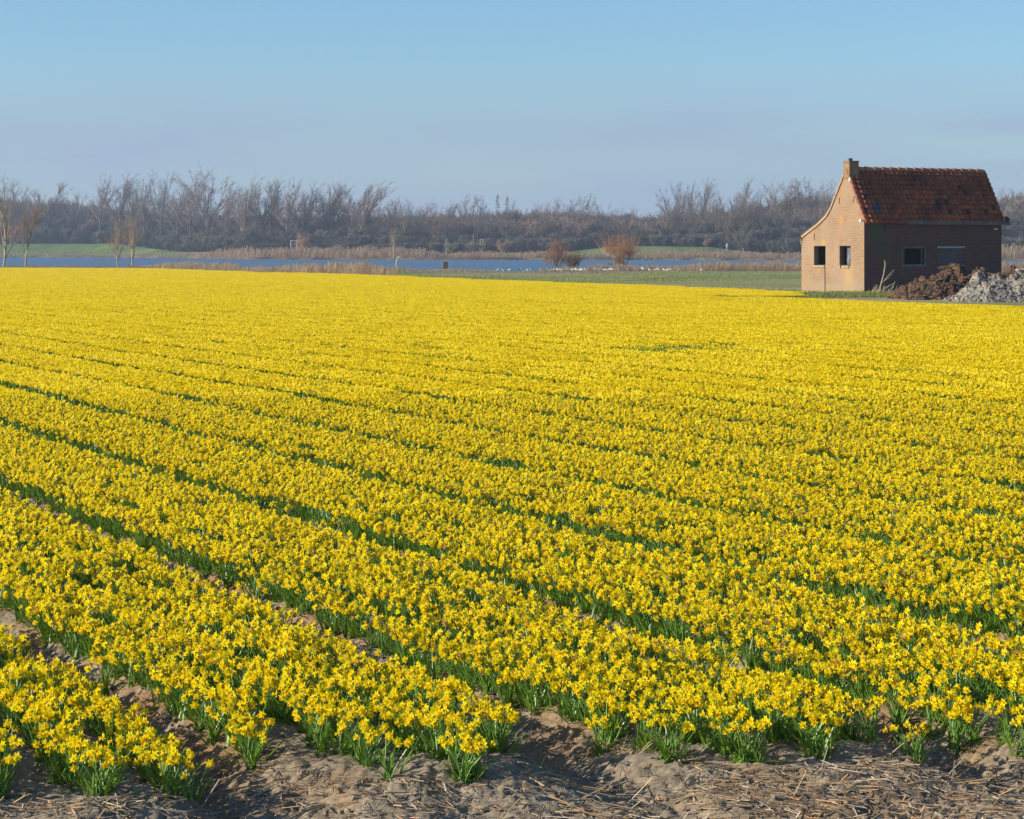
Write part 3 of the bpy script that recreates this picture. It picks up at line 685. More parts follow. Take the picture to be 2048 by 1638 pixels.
for dY in (90, 125):
    px = -400.0
    while px < 2460:
        px += (21 if not 170 < px < 790 else 32)*rnd.uniform(.6, 1.5); t_ = (px-1024)/F; Y_ = float(ip(t_, SHORE))+dY+rnd.uniform(-7, 7); x, z = ground_at(px, Y_)
        tz = ((VH-ip(t_, TREETOP)-12)/F*Y_+H0-z)*rnd.uniform(.72, 1.0); sc1 = tz/6.0; w_ = sc1*rnd.uniform(.75, 1.15)
        pts.append((x, Y_, z-.1)); sclv.append((w_, w_, sc1)); ii.append(rnd.randint(6, 11))
o = gn_scatter('distant_woodland', pts, rng.uniform(0, 6.28, len(pts)), sclv, ii, bk)
tag(o, 'dense leafless wood and undergrowth behind the lake', 'woodland', kind='stuff')

# slender trees on the near bank, left
def near_tree(seed, px, base_y, top, Y, kind, label, tw=(1.6, 1.35, 1.1), wf=1.0, lean=0.0, bk=(1.8, 1.7, 1.4), group='slender bare trees along the near bank'):
    x, z = ground_at(px, Y); hh = (VH-top)/F*Y+H0-z; root = empty('slender_tree', (x, Y, z))
    f_ = dict(cr=.17, cz=.60, rz=.40, fork=(.10, .55), n1=9, n2=8, n3=6, trunk_top=.86, rt=1.15) if kind == 'slim' else dict(cr=.24, cz=.56, rz=.44, fork=(.12, .30), n1=8, n2=8, n3=6, trunk_top=.70, rt=1.15)
    T_, W_ = crown_tree(seed, hh, lean=lean, **f_); T_, W_ = norm_tree(T_, W_, hh)
    V, Q_ = seg_arr(T_, .012, 7); MB().add(V, Q_, 0, bk).build('trunk', M['bark'], root, smooth=True, color=True)
    V, Q_ = seg_arr(W_, .0048, 3); c = np.array(tw)[None]*np.repeat(np.random.default_rng(seed).uniform(.75, 1.25, (len(V)//6, 1)), 6, 0); MB().add(V, Q_, 0, c).build('crown', M['twig'], root, color=True)
    root.scale = (wf, wf, 1); tag(root, label, 'tree', group); return root
near_tree(71, 6, 533, 372, 221, 'twin', 'slender forked bare tree cut by the left photo edge', wf=1.0, lean=-.04)
near_tree(72, 50, 533, 380, 221, 'slim', 'tall slender bare tree with a pale trunk near the left edge', wf=.9, lean=.16)
near_tree(73, 236, 533, 424, 220, 'twin', 'left one of the two forked bare saplings on the near bank', tw=(1.7, 1.4, 1.1), wf=1.0, lean=-.03)
near_tree(79, 264, 535, 418, 219, 'twin', 'right one of the two forked bare saplings on the near bank', tw=(1.6, 1.4, 1.15), wf=1.0, lean=.0)
near_tree(75, 787, 518, 446, 500, 'slim', 'lone bare tree among the reeds at the far shore', tw=(1.5, 1.25, 1.0), wf=1.3, group='slender bare trees along the near bank')

def bush(seed, px, Y, top, wf, name, label, tw, cat='bush', minr=.008):
    x, z = ground_at(px, Y); hh = (VH-top)/F*Y+H0-z; r_ = tree_proto(seed, hh, 'bush', name, tw, (1.2, 1.1, 1), minr, 3, .15)
    r_.location = (x, Y, z); r_.scale = (wf, wf, 1); tag(r_, label, cat); return r_
bush(81, 1110, 197, 466, 1.0, 'bare_bush', 'round reddish bare bush on the near bank behind the birds', (1.5, 1.15, .95))
bush(82, 1146, 196, 494, 1.1, 'bare_bush', 'smaller greenish bare bush right of the round reddish one', (.95, 1.0, .7))
bush(83, 1238, 197, 500, 1.2, 'bramble_bush', 'low brown bramble below the orange pollard willow', (1.5, 1.2, .95))
for i, (px, top, Y_, c_, lb) in enumerate(((1412, 476, 520, (1.9, 1.5, 1.1), 'pale thin shrub left of the pale standing figure'), (28, 440, 735, (1.8, 1.2, .9), 'orange-brown shrub between the left edge saplings'),
     (610, 462, 545, (1.9, 1.5, 1.1), 'tan shrub rising from the reeds beside the pale fence'), (1005, 478, 530, (1.7, 1.4, 1.0), 'pale bushy shrub on the far shore under the conifers'),
     (672, 486, 530, (1.6, 1.4, 1.1), 'greyish shrub standing in the far reeds'), (735, 488, 528, (1.6, 1.3, 1.0), 'wide grey-brown shrub in the far reeds left of the lone tree'), (1960, 470, 560, (1.6, 1.3, 1.0), 'pale shrub right behind the brick house'),
     (905, 482, 535, (.9, 1.4, .8), 'greenish shrub behind the dark sluice panel'), (950, 480, 535, (1.2, 1.3, .9), 'grey green shrub right of the dark sluice panel'))):
    bush(90+i, px, Y_, top, 1.3, 'shrub', lb, c_, 'shrub', .03)

# pollard willow
def willow(px, Y, label):
    x, z = ground_at(px, Y); root = empty('pollard_willow', (x, Y, z)); r = random.Random(5)
    A, B_, R0, R1 = [], [], [], []
    def limb(pts, rs):
        for i in range(len(pts)-1): A.append(pts[i]); B_.append(pts[i+1]); R0.append(rs[i]); R1.append(rs[i+1])
    limb([(.0, 0, -.2), (.05, 0, .35), (-.12, 0, .7), (-.35, .05, 1.15)], [.10, .09, .08, .07])
    limb([(-.02, 0, .55), (.10, -.05, 1.0), (.28, 0, 1.45)], [.07, .06, .055])
    limb([(-.35, .05, 1.15), (-.75, .1, 1.45)], [.06, .05]); limb([(-.35, .05, 1.15), (-.15, 0, 1.5)], [.05, .045]); limb([(-.28, 0, .5), (-.2, 0, .95)], [.05, .05])
    V, Q_ = segs(A, B_, R0, R1, 7); tr_ = MB().add(V, Q_, 0, (.8, .75, .6)).build('trunk', M['bark'], root, smooth=True, color=True)
    A, B_, R0, R1 = [], [], [], []
    heads = [(-.35, .05, 1.15), (.28, 0, 1.45), (-.75, .1, 1.45), (-.15, 0, 1.5), (-1.15, .1, 1.7)]
    for i in range(400):
        hx = heads[r.choice((0, 1, 1, 2, 3, 3, 4))]; a = r.uniform(0, 6.28); sp = r.uniform(.05, 1.1); d = Vector((math.sin(sp)*math.cos(a), math.sin(sp)*math.sin(a), math.cos(sp)+.15)).normalized()
        L_ = r.uniform(.9, 2.5)*(1-.22*sp); p = Vector(hx)+Vector((r.gauss(0, .12), r.gauss(0, .12), r.gauss(0, .1)))
        for s_ in range(3):
            q = p+d*L_/3; A.append(tuple(p)); B_.append(tuple(q)); R0.append(.0080-.0018*s_); R1.append(.0064-.0018*s_); p = q; d = (d+Vector((r.gauss(0, .12), r.gauss(0, .12), .10))).normalized()
    V, Q_ = segs(A, B_, R0, R1, 3); MB().add(V, Q_, 0, (2.3, 1.65, 1.05)).build('crown', M['twig'], root, color=True)
    root.scale = (1.38, 1.2, 1); tag(root, label, 'tree')
willow(1252, 199, 'orange-twigged pollard willow leaning over the lake on the near bank')

# reeds
def reeds(name, pxs, density, Yf, hf, label, col=(1, 1, 1), wd=.012, plume=True):
    n_ = density; px = rng.uniform(pxs[0], pxs[1], n_); t_ = (px-1024)/F; Y_ = Yf(px)+rng.uniform(0, 1, n_)**1.3*hf[2]
    hh = hf[0](px, Y_)*rng.uniform(.55, 1.1, n_)*(1+.5*fbm(px*.05, Y_*.2, 1, 3)); kp = hh > .12; px, t_, Y_, hh = px[kp], t_[kp], Y_[kp], hh[kp]; n_ = len(px)
    X = t_*Y_; Z = gz(X, Y_); az = rng.normal(.0, .9, n_); ln = rng.uniform(.05, .45, n_)
    A = np.stack([X, Y_, Z-.05], 1); B_ = A+np.stack([np.cos(az)*ln*hh, np.sin(az)*ln*hh, hh], 1)
    V, Q_ = segs(A, B_, np.full(n_, wd), np.full(n_, wd*1.4 if plume else wd*.3), 3)
    c = np.array(col)*rng.uniform(.6, 1.25, (n_, 1))*np.array([1, 1, 1]); c = np.repeat(c, 6, 0)
    return tag(MB().add(V, Q_, 0, c).build(name, M['reed'], color=True), label, 'reeds', kind='stuff')
topN = tab((-200, 533), (265, 532), (300, 528), (390, 523), (460, 526), (500, 533), (540, 531), (590, 527), (640, 531), (690, 526), (725, 525), (760, 531), (800, 532), (850, 537), (880, 536), (960, 537), (1030, 541), (1068, 541), (1085, 536), (1160, 531), (1200, 529), (1240, 526), (1300, 530), (1360, 530), (1420, 524), (1500, 524), (1560, 523), (1620, 523), (2100, 523), (2300, 523))
reeds('near_reeds', (255, 2300), 15000, lambda px: np.where(px < 790, (H0-.19)*F/(np.interp(px, *FAR_EDGE)-VH)+2.0+6*(px < 500), 191.0), (lambda px, Y_: np.clip(H0-(np.interp(px, *topN)-VH)/F*Y_, 0, 2)*1.0, 0, 9), 'dry tan reeds and grasses along the near bank', (1, .95, .9), .013)
reeds('bank_grass', (-150, 290), 2600, lambda px: 209+0*px, (lambda px, Y_: .34+0*px, 0, 4), 'thin brown grass on the bank behind the field, far left', (.8, .7, .6), .011)
def farh(px, Y_): return np.interp(px, (-300, 0, 60, 330, 400, 440, 500, 840, 880, 1100, 1160, 1300, 1600, 1640, 2200), (.5, .5, .35, .4, 1.0, 1.7, 2.2, 2.0, 1.1, 1.2, .6, 1.3, 1.1, 2.2, 2.2))
reeds('far_reeds', (-300, 2250), 12000, lambda px: np.interp(px, *SHORE)+1.5, (farh, 0, 13), 'pale reed belt along the far shore', (.95, .85, .75), .04)
# meadow and house-side grass
n_ = 12000; px = rng.uniform(760, 1640, n_); t_ = (px-1024)/F; fy_ = far_y(t_); Y_ = fy_+.8+rng.random(n_)**1.1*(188-fy_); kp = Y_ < 189
X, Y_ = (t_*Y_)[kp], Y_[kp]; n_ = len(X); hh = rng.uniform(.03, .10, n_)*(1+1.6*np.exp(-((Y_-fy_[kp]-1.5)/3)**2)+np.clip(2.4*fbm(X, Y_, .12, 3), -.6, 2)); az = rng.uniform(0, 6.28, n_)
A = np.stack([X, Y_, gz(X, Y_)-.01], 1); B_ = A+np.stack([np.cos(az)*hh*.5, np.sin(az)*hh*.5, hh], 1); V, Q_ = segs(A, B_, np.full(n_, .014), np.full(n_, .004), 3)
c = np.array([[1.2, 1.1, 1], [1.7, 1.15, 1.1], [.9, 1.1, .8], [2.2, 1.4, 1.7]])[np.clip(rng.integers(0, 3, n_)+(fbm(X, Y_, .15, 2) > .05), 0, 3)]*rng.uniform(.7, 1.3, (n_, 1))
tag(MB().add(V, Q_, 0, np.repeat(c, 6, 0)).build('meadow_grass', M['grass'], color=True), 'short rough grass of the meadow between field and lake', 'grass', kind='stuff')

# ------------------------------------------------------------------ brick house
def brick_mat(name, c1, c2, mortar, axis, moss=None, stain=None):
    m = bpy.data.materials.new(name); m.use_nodes = True; n = m.node_tree.nodes; l = m.node_tree.links; b = n['Principled BSDF']; b.inputs['Roughness'].default_value = .92; b.inputs['Specular IOR Level'].default_value = .15
    co = n.new('ShaderNodeTexCoord'); sp = n.new('ShaderNodeSeparateXYZ'); cb = n.new('ShaderNodeCombineXYZ'); l.new(co.outputs['Object'], sp.inputs[0])
    xy = n.new('ShaderNodeMath'); l.new(sp.outputs[0], xy.inputs[0]); l.new(sp.outputs[1], xy.inputs[1]); l.new(xy.outputs[0], cb.inputs[0]); l.new(sp.outputs[2], cb.inputs[1])
    br_ = n.new('ShaderNodeTexBrick'); br_.inputs['Scale'].default_value = 1; br_.inputs['Brick Width'].default_value = .215; br_.inputs['Row Height'].default_value = .072; br_.inputs['Mortar Size'].default_value = .010
    br_.inputs['Color1'].default_value = (*c1, 1); br_.inputs['Color2'].default_value = (*c2, 1); br_.inputs['Mortar'].default_value = (*mortar, 1); br_.inputs['Bias'].default_value = -.1
    l.new(cb.outputs[0], br_.inputs['Vector']); cur = br_.outputs['Color']
    for sc_, col, lo, hi, amt in (stain or []):
        nz_ = n.new('ShaderNodeTexNoise'); nz_.inputs['Scale'].default_value = sc_; nz_.inputs['Detail'].default_value = 6; nz_.inputs['Roughness'].default_value = .62; l.new(co.outputs['Object'], nz_.inputs['Vector'])
        mr = n.new('ShaderNodeMapRange'); mr.inputs[1].default_value = lo; mr.inputs[2].default_value = hi; mr.inputs[4].default_value = amt; l.new(nz_.outputs['Fac'], mr.inputs[0])
        mx = n.new('ShaderNodeMix'); mx.data_type = 'RGBA'; mx.inputs[7].default_value = (*col, 1); l.new(mr.outputs[0], mx.inputs[0]); l.new(cur, mx.inputs[6]); cur = mx.outputs[2]
    for ax, a0, a1, z0, z1, col, amt in (moss or []):     # weathered patches with soft edges: centre/halfwidth along the wall and up it
        def gauss(out, c0, w0):
            s1 = n.new('ShaderNodeMath'); s1.operation = 'SUBTRACT'; s1.inputs[1].default_value = c0; l.new(out, s1.inputs[0])
            s2 = n.new('ShaderNodeMath'); s2.operation = 'DIVIDE'; s2.inputs[1].default_value = w0; l.new(s1.outputs[0], s2.inputs[0])
            s3 = n.new('ShaderNodeMath'); s3.operation = 'ABSOLUTE'; l.new(s2.outputs[0], s3.inputs[0]); return s3.outputs[0]
        g1 = gauss(sp.outputs[ax], a0, a1); g2 = gauss(sp.outputs[2], z0, z1); mxm = n.new('ShaderNodeMath'); mxm.operation = 'MAXIMUM'; l.new(g1, mxm.inputs[0]); l.new(g2, mxm.inputs[1])
        nz_ = n.new('ShaderNodeTexNoise'); nz_.inputs['Scale'].default_value = 3.0; nz_.inputs['Detail'].default_value = 6; l.new(co.outputs['Object'], nz_.inputs['Vector'])
        ad = n.new('ShaderNodeMath'); ad.operation = 'ADD'; l.new(mxm.outputs[0], ad.inputs[0]); l.new(nz_.outputs['Fac'], ad.inputs[1])
        mr = n.new('ShaderNodeMapRange'); mr.inputs[1].default_value = 1.55; mr.inputs[2].default_value = 1.05; mr.inputs[4].default_value = amt; l.new(ad.outputs[0], mr.inputs[0])
        mx = n.new('ShaderNodeMix'); mx.data_type = 'RGBA'; mx.inputs[7].default_value = (*col, 1); l.new(mr.outputs[0], mx.inputs[0]); l.new(cur, mx.inputs[6]); cur = mx.outputs[2]
    l.new(cur, b.inputs['Base Color'])
    bp = n.new('ShaderNodeBump'); bp.inputs['Strength'].default_value = .6; bp.inputs['Distance'].default_value = .012; bp.invert = True; l.new(br_.outputs['Fac'], bp.inputs['Height']); l.new(bp.outputs[0], b.inputs['Normal'])
    return m
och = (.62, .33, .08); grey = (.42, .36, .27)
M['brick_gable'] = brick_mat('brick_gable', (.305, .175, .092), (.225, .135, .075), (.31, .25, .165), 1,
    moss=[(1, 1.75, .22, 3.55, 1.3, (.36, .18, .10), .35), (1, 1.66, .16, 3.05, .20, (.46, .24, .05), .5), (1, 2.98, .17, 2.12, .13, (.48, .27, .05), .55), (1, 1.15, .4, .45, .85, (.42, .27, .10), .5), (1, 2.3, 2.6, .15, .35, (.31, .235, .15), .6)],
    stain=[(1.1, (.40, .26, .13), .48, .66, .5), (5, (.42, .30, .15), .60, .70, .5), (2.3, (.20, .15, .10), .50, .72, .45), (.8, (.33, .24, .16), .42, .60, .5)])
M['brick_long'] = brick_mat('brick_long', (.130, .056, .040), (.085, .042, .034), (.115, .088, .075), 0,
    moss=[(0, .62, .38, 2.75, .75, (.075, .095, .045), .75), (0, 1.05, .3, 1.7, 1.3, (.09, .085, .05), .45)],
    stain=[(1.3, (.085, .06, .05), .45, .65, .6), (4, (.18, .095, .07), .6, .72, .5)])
HO = Vector((14.4, 92.0, 0)); house = empty('brick_house', HO, TH)
tag(house, 'small brick house with a red tiled saltbox roof standing at the field edge', 'house')
WID, LEN, TK = 4.68, 6.95, .22
prof = [(0, 3.0), (1.277, 5.10), (2.40, 3.50), (2.75, 3.15), (3.4, 2.80), (4.56, 2.31), (4.68, 2.05)]
def topz(t): return float(np.interp(t, [a for a, _ in prof], [b_ for _, b_ in prof]))
def wall(name, m, axis, lo, hi, off, thick, top, openings, cuts=()):
    mb = MB(); br_ = sorted(set([lo, hi]+[a for o_ in openings for a in o_[:2]]+[c_ for c_ in cuts if lo < c_ < hi]))
    def prism(a, b_, z0, za, zb, lo=lo, hi=hi):
        pts_ = []
        for d_ in (off, off+thick):
            for (u_, z_) in ((a, z0), (b_, z0), (b_, zb), (a, za)): pts_.append((u_, d_, z_) if axis == 0 else (d_, u_, z_))
        fs_ = [(0, 1, 2, 3), (4, 7, 6, 5), (0, 4, 5, 1), (2, 6, 7, 3)]; es_ = []
        (es_ if a == lo else fs_).append((3, 7, 4, 0)); (es_ if b_ == hi else fs_).append((1, 5, 6, 2))
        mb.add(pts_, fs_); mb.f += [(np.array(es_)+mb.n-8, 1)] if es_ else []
    for a, b_ in zip(br_[:-1], br_[1:]):
        mid = (a+b_)/2; op = [o_ for o_ in openings if o_[0] <= mid <= o_[1]]
        if op: o_ = op[0]; prism(a, b_, -.2, o_[2], o_[2]); prism(a, b_, o_[3], top(a), top(b_))
        else: prism(a, b_, -.2, top(a), top(b_))
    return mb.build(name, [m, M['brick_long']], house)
WA, WBn = (2.835, 3.71, 1.15, 1.97), (.967, 1.79, 1.15, 1.97)
WC, WD = (1.87, 3.12, 1.10, 1.955), (3.67, 4.98, 1.05, 1.955)
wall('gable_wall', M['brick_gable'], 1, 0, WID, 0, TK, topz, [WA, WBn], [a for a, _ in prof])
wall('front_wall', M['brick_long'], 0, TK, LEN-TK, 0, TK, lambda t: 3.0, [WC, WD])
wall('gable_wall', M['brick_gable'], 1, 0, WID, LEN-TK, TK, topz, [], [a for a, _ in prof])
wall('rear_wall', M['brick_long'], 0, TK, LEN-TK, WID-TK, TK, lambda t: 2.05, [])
M['tile'] = mat('tile', (1, 1, 1), .75, attr=True, spec=.2, noise=9, col2=(.7, .7, .7))
M['wood_grey'] = mat('wood_grey', (.075, .085, .09), .8, noise=6, col2=(.13, .14, .135))
M['board'] = mat('board', (.085, .078, .088), .8, noise=3, col2=(.062, .058, .068))
M['stone'] = mat('stone', (.40, .31, .18), .9, noise=12, col2=(.28, .22, .14))
M['glass'] = mat('glass', (.012, .014, .012), .08, spec=.6)
M['curtain'] = mat('curtain', (.22, .25, .28), .8, noise=5, col2=(.07, .085, .10))
M['trim'] = mat('trim', (.40, .29, .16), .85, noise=8, col2=(.32, .21, .12))
M['mortar'] = mat('mortar', (.50, .45, .36), .9)

def pantiles(name, a, b_, x0, x1, parent, seed, ncourse, ov=.0):
    """corrugated tile courses on the slope from a=(y,z) low to b=(y,z) high"""
    r = np.random.default_rng(seed); A_ = np.array(a, float); B2 = np.array(b_, float); S_ = B2-A_; L_ = np.linalg.norm(S_); S_ /= L_; Nn = np.array([S_[1], -S_[0]])*(1 if True else 1)
    if Nn[1] < 0: Nn = -Nn
    ncol_ = int(round((x1-x0)/.232)); sub = 8; xs = np.linspace(x0, x1, ncol_*sub+1); ph = (np.arange(ncol_*sub+1) % sub)/sub
    wave = .036*np.cos(ph*2*math.pi)+.014*np.cos(ph*4*math.pi+.8); mb = MB(); cl_ = L_/ncourse
    base = fbm(np.linspace(0, 6, ncol_)[None]+np.zeros((ncourse, 1)), np.linspace(0, 4, ncourse)[:, None]+np.zeros((1, ncol_)), 1.0, 3)
    for c_ in range(ncourse):
        sag = .006*np.sin(xs*2.1+c_); u0 = c_*cl_-.03; u1 = (c_+1)*cl_+.02
        h0 = .105+wave+sag; h1 = .030+wave+sag; hb = .040+wave+sag
        rows = []
        for u_, h_ in ((u0, hb), (u0, h0), (u1, h1)):
            yz = A_[None]+S_[None]*u_+Nn[None]*h_[:, None]; rows.append(np.stack([xs, yz[:, 0], yz[:, 1]], 1))
        V = np.concatenate(rows); n__ = len(xs); i_ = np.arange(n__-1)
        for k in range(2):
            # one colour per tile: split vertices per column
            pass
        for j in range(ncol_):
            sl = slice(j*sub, (j+1)*sub+1); v_ = np.concatenate([rr[sl] for rr in rows]); m__ = sub+1; q_ = np.arange(sub)
            Qd = np.concatenate([np.stack([q_+k*m__, q_+1+k*m__, q_+1+(k+1)*m__, q_+(k+1)*m__], 1) for k in range(2)])
            wv = r.random(); lf_ = (1-c_/ncourse)
            col = np.array([.25, .070, .030])*(.75+.5*wv)+np.array([.24, .075, .015])*np.clip(base[c_, j]*.8+.42*lf_+r.normal(0, .16), 0, 1)
            if r.random() < .05: col = np.array([.075, .035, .030])
            if (c_ in (2, 3)) and j in (2, 3) and name == 'roof' and ncourse == 11: col = np.array([.10, .10, .13])
            mb.add(v_, Qd, 0, col)
    return mb.build(name, M['tile'], parent, color=True, smooth=False)
roof = pantiles('roof', (-.10, 2.90), (1.27, 5.14), .03, LEN+.06, house, 1, 11)
pantiles('roof', (2.66, 3.24), (1.30, 5.14), .03, LEN+.06, house, 2, 10)
pantiles('roof', (4.78, 2.26), (2.66, 3.24), .03, LEN+.06, house, 3, 9)
# rafters/underside boards close the roof
mb = MB()
for (a, b_) in (((-.02, 2.94), (1.277, 5.09)), ((2.63, 3.22), (1.277, 5.09)), ((4.68, 2.27), (2.63, 3.22))):
    V = []
    for x in (TK+.003, LEN-TK-.003):
        for (y_, z_) in (a, b_): V += [(x, y_, z_), (x, y_, z_-.04)]
    mb.add(V, [(0, 4, 6, 2), (1, 3, 7, 5), (0, 1, 5, 4), (2, 6, 7, 3), (0, 2, 3, 1), (4, 5, 7, 6)])
mb.build('roof_boards', M['board'], house)
for i in range(16):
    x0 = .50+i*.405; k_ = 9; an = np.linspace(-.25, math.pi+.25, k_); V = []
    for x, rr in ((x0, .150), (x0+.43, .105)):
        for r2 in (rr, rr-.055): V += [(x, 1.277+math.cos(a)*r2, 5.13+math.sin(a)*r2) for a in an]
    Fq = []
    for q in range(k_-1): Fq += [(q, q+1, 2*k_+q+1, 2*k_+q), (k_+q+1, k_+q, 3*k_+q, 3*k_+q+1), (q, k_+q, k_+q+1, q+1)]
    kk = rnd.uniform(.8, 1.2); MB().add(V, Fq, 0, (.36*kk, .17*kk, .11*kk)).build('ridge_tile', M['tile'], roof, color=True)
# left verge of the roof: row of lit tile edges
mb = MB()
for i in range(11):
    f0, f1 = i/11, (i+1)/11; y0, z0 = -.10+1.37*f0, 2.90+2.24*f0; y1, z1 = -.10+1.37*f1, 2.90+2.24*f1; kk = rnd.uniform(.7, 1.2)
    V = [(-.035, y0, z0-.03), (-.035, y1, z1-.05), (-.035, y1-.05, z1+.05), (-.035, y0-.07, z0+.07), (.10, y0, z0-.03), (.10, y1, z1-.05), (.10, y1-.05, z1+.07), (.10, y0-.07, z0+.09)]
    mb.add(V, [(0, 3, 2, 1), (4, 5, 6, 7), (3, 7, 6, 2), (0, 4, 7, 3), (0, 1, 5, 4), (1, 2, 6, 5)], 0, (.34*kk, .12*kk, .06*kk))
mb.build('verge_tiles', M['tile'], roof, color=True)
# rear verge trim
mb = MB()
for (a, b_) in (((1.42, 4.95), (2.40, 3.56)), ((2.40, 3.56), (2.75, 3.22)), ((2.75, 3.22), (3.4, 2.87)), ((3.4, 2.87), (4.62, 2.36))):
    V = []
    for x in (-.05, .12):
        for (y_, z_) in (a, b_): V += [(x, y_, z_-.05), (x, y_+.02, z_+.055)]
    mb.add(V, [(0, 2, 3, 1), (4, 5, 7, 6), (1, 3, 7, 5), (0, 4, 6, 2), (0, 1, 5, 4), (2, 6, 7, 3)])
mb.build('verge_trim', M['trim'], roof)
# worn stepped masonry at the low corner
mb = MB()
for i in range(3): mb.add(*box(-.02, .22, 4.66, 4.70+.03*(i % 2), 2.02+.09*i, 2.09+.09*i))
mb.build('eaves_bricks', M['stone'], house)
# chimney
ch = MB().add(*box(-.03, .43, 1.02, 1.46, 4.75, 5.42)).build('chimney', brick_mat('brick_chimney', (.27, .15, .085), (.21, .12, .075), (.26, .20, .14), 0, stain=[(5, (.42, .28, .07), .52, .66, .6)]), house)
MB().add(*box(-.045, .445, 1.005, 1.475, 5.42, 5.49)).build('chimney_cap', mat('cap', (.22, .165, .10), .9, noise=9, col2=(.15, .12, .08)), ch)
V, Q_ = segs([(.17, 1.24, 5.48)], [(.17, 1.24, 5.60)], [.09], [.085], 10); MB().add(V, Q_).build('chimney_pot', M['dark'], ch)
MB().add(*box(.43, .52, 1.0, 1.30, 4.78, 4.98)).build('flashing', M['board'], ch)
MB().add(*box(-.06, .05, .93, 1.02, 4.66, 4.78)).build('flashing', M['white'], ch)
# windows in the gable
for wv, cur_ in ((WA, False), (WBn, True)):
    y0, y1, z0, z1 = wv
    if cur_:
        wf = MB(); fr = .035
        wf.add(*box(.09, .13, y0, y0+fr, z0, z1)); wf.add(*box(.09, .13, y1-fr, y1, z0, z1)); wf.add(*box(.09, .13, y0+fr, y1-fr, z0, z0+fr)); wf.add(*box(.09, .13, y0+fr, y1-fr, z1-fr, z1))
        wfo = wf.build('window', mat('frame_brown', (.06, .035, .02), .8), house)
        ys = np.linspace(y0+.05, y0+.56, 22); dd = .20+.025*np.sin(np.linspace(0, 16, 22)); V = [(dd[i], ys[i], z) for z in (z0+.04, z1-.04) for i in range(22)]
        MB().add(V, [(i, i+1, 23+i, 22+i) for i in range(21)]).build('curtain', M['curtain'], wfo)
    else:
        wfo = MB().add(*box(.12, .15, y0, y1, z1-.03, z1)).add(*box(.12, .15, y0, y1, z0, z0+.03)).build('window', M['iron'], house)
    s_ = MB()
    if cur_: s_.add(*box(-.05, .12, y0+.10, y0+.56, z0-.085, z0-.004)); s_.add(*box(-.05, .12, y0+.72, y1+.02, z0-.085, z0-.004))
    else: s_.add(*box(-.05, .12, y0+.06, y1+.03, z0-.085, z0-.004))
    s_.build('window_sill', M['stone'], wfo)
# front windows
x0, x1, z0, z1 = WC; wf = MB(); fr = .09
wf.add(*box(x0, x0+fr, .03, .09, z0, z1)); wf.add(*box(x1-fr, x1, .03, .09, z0, z1)); wf.add(*box(x0+fr, x1-fr, .03, .09, z1-fr, z1)); wf.add(*box(x0+fr, x1-fr, .03, .09, z0, z0+fr+.02))
wfo = wf.build('window', M['wood_grey'], house)
MB().add(*box(x0+fr+.04, x0+fr+.07, .05, .08, z0+.12, z1-.1)).add(*box(x1-fr-.16, x1-fr-.12, .05, .08, z0+.12, z1-.1)).build('casement', M['wood_grey'], wfo)
x0, x1, z0, z1 = WD
bo = MB().add(*box(x0, x1, .03, .07, z0, z1-.08)).build('boarded_window', M['board'], house)
MB().add(*box(x0-.03, x1+.03, -.04, .05, z1-.075, z1)).build('lintel_board', mat('lintel', (.30, .31, .32), .7), bo)
# gutter and small fittings
MB().add(*box(2.02, 7.27, -.20, -.13, 2.86, 3.0)).add(*box(2.02, 7.27, -.13, -.003, 2.86, 2.90)).build('gutter', M['wood_grey'], house)
MB().add(*box(7.12, 7.22, -.2, -.05, 3.0, 3.16)).add(*box(7.08, 7.2, -.12, -.03, 3.1, 3.22)).build('gutter_end', M['dark'], house)
MB().add(*box(-.22, -.003, -.06, .05, 2.96, 3.05)).build('eaves_bracket', M['white'], house)
MB().add(*box(6.55, 6.72, -.03, -.002, 2.66, 2.70)).build('wall_fitting', M['white'], house)
V, Q_ = segs([(-.015, 2.86, -.1)], [(-.015, 2.86, 1.07)], [.014], [.014], 6); MB().add(V, Q_).build('cable', M['iron'], house)
for y_, z_, dy in ((1.79, 3.85, 0), (.80, 3.88, -.12), (3.68, 2.35, -.02)):
    V, Q_ = segs([(-.012, y_, z_-.13)], [(-.012, y_+dy, z_+.13)], [.012], [.012], 5); MB().add(V, Q_).build('wall_anchor', M['iron'], house)
V, Q_ = segs([(1.02, -.03, 2.55)], [(1.02, -.03, 2.88)], [.02], [.02], 5); MB().add(V, Q_).build('pipe_stub', M['iron'], house)
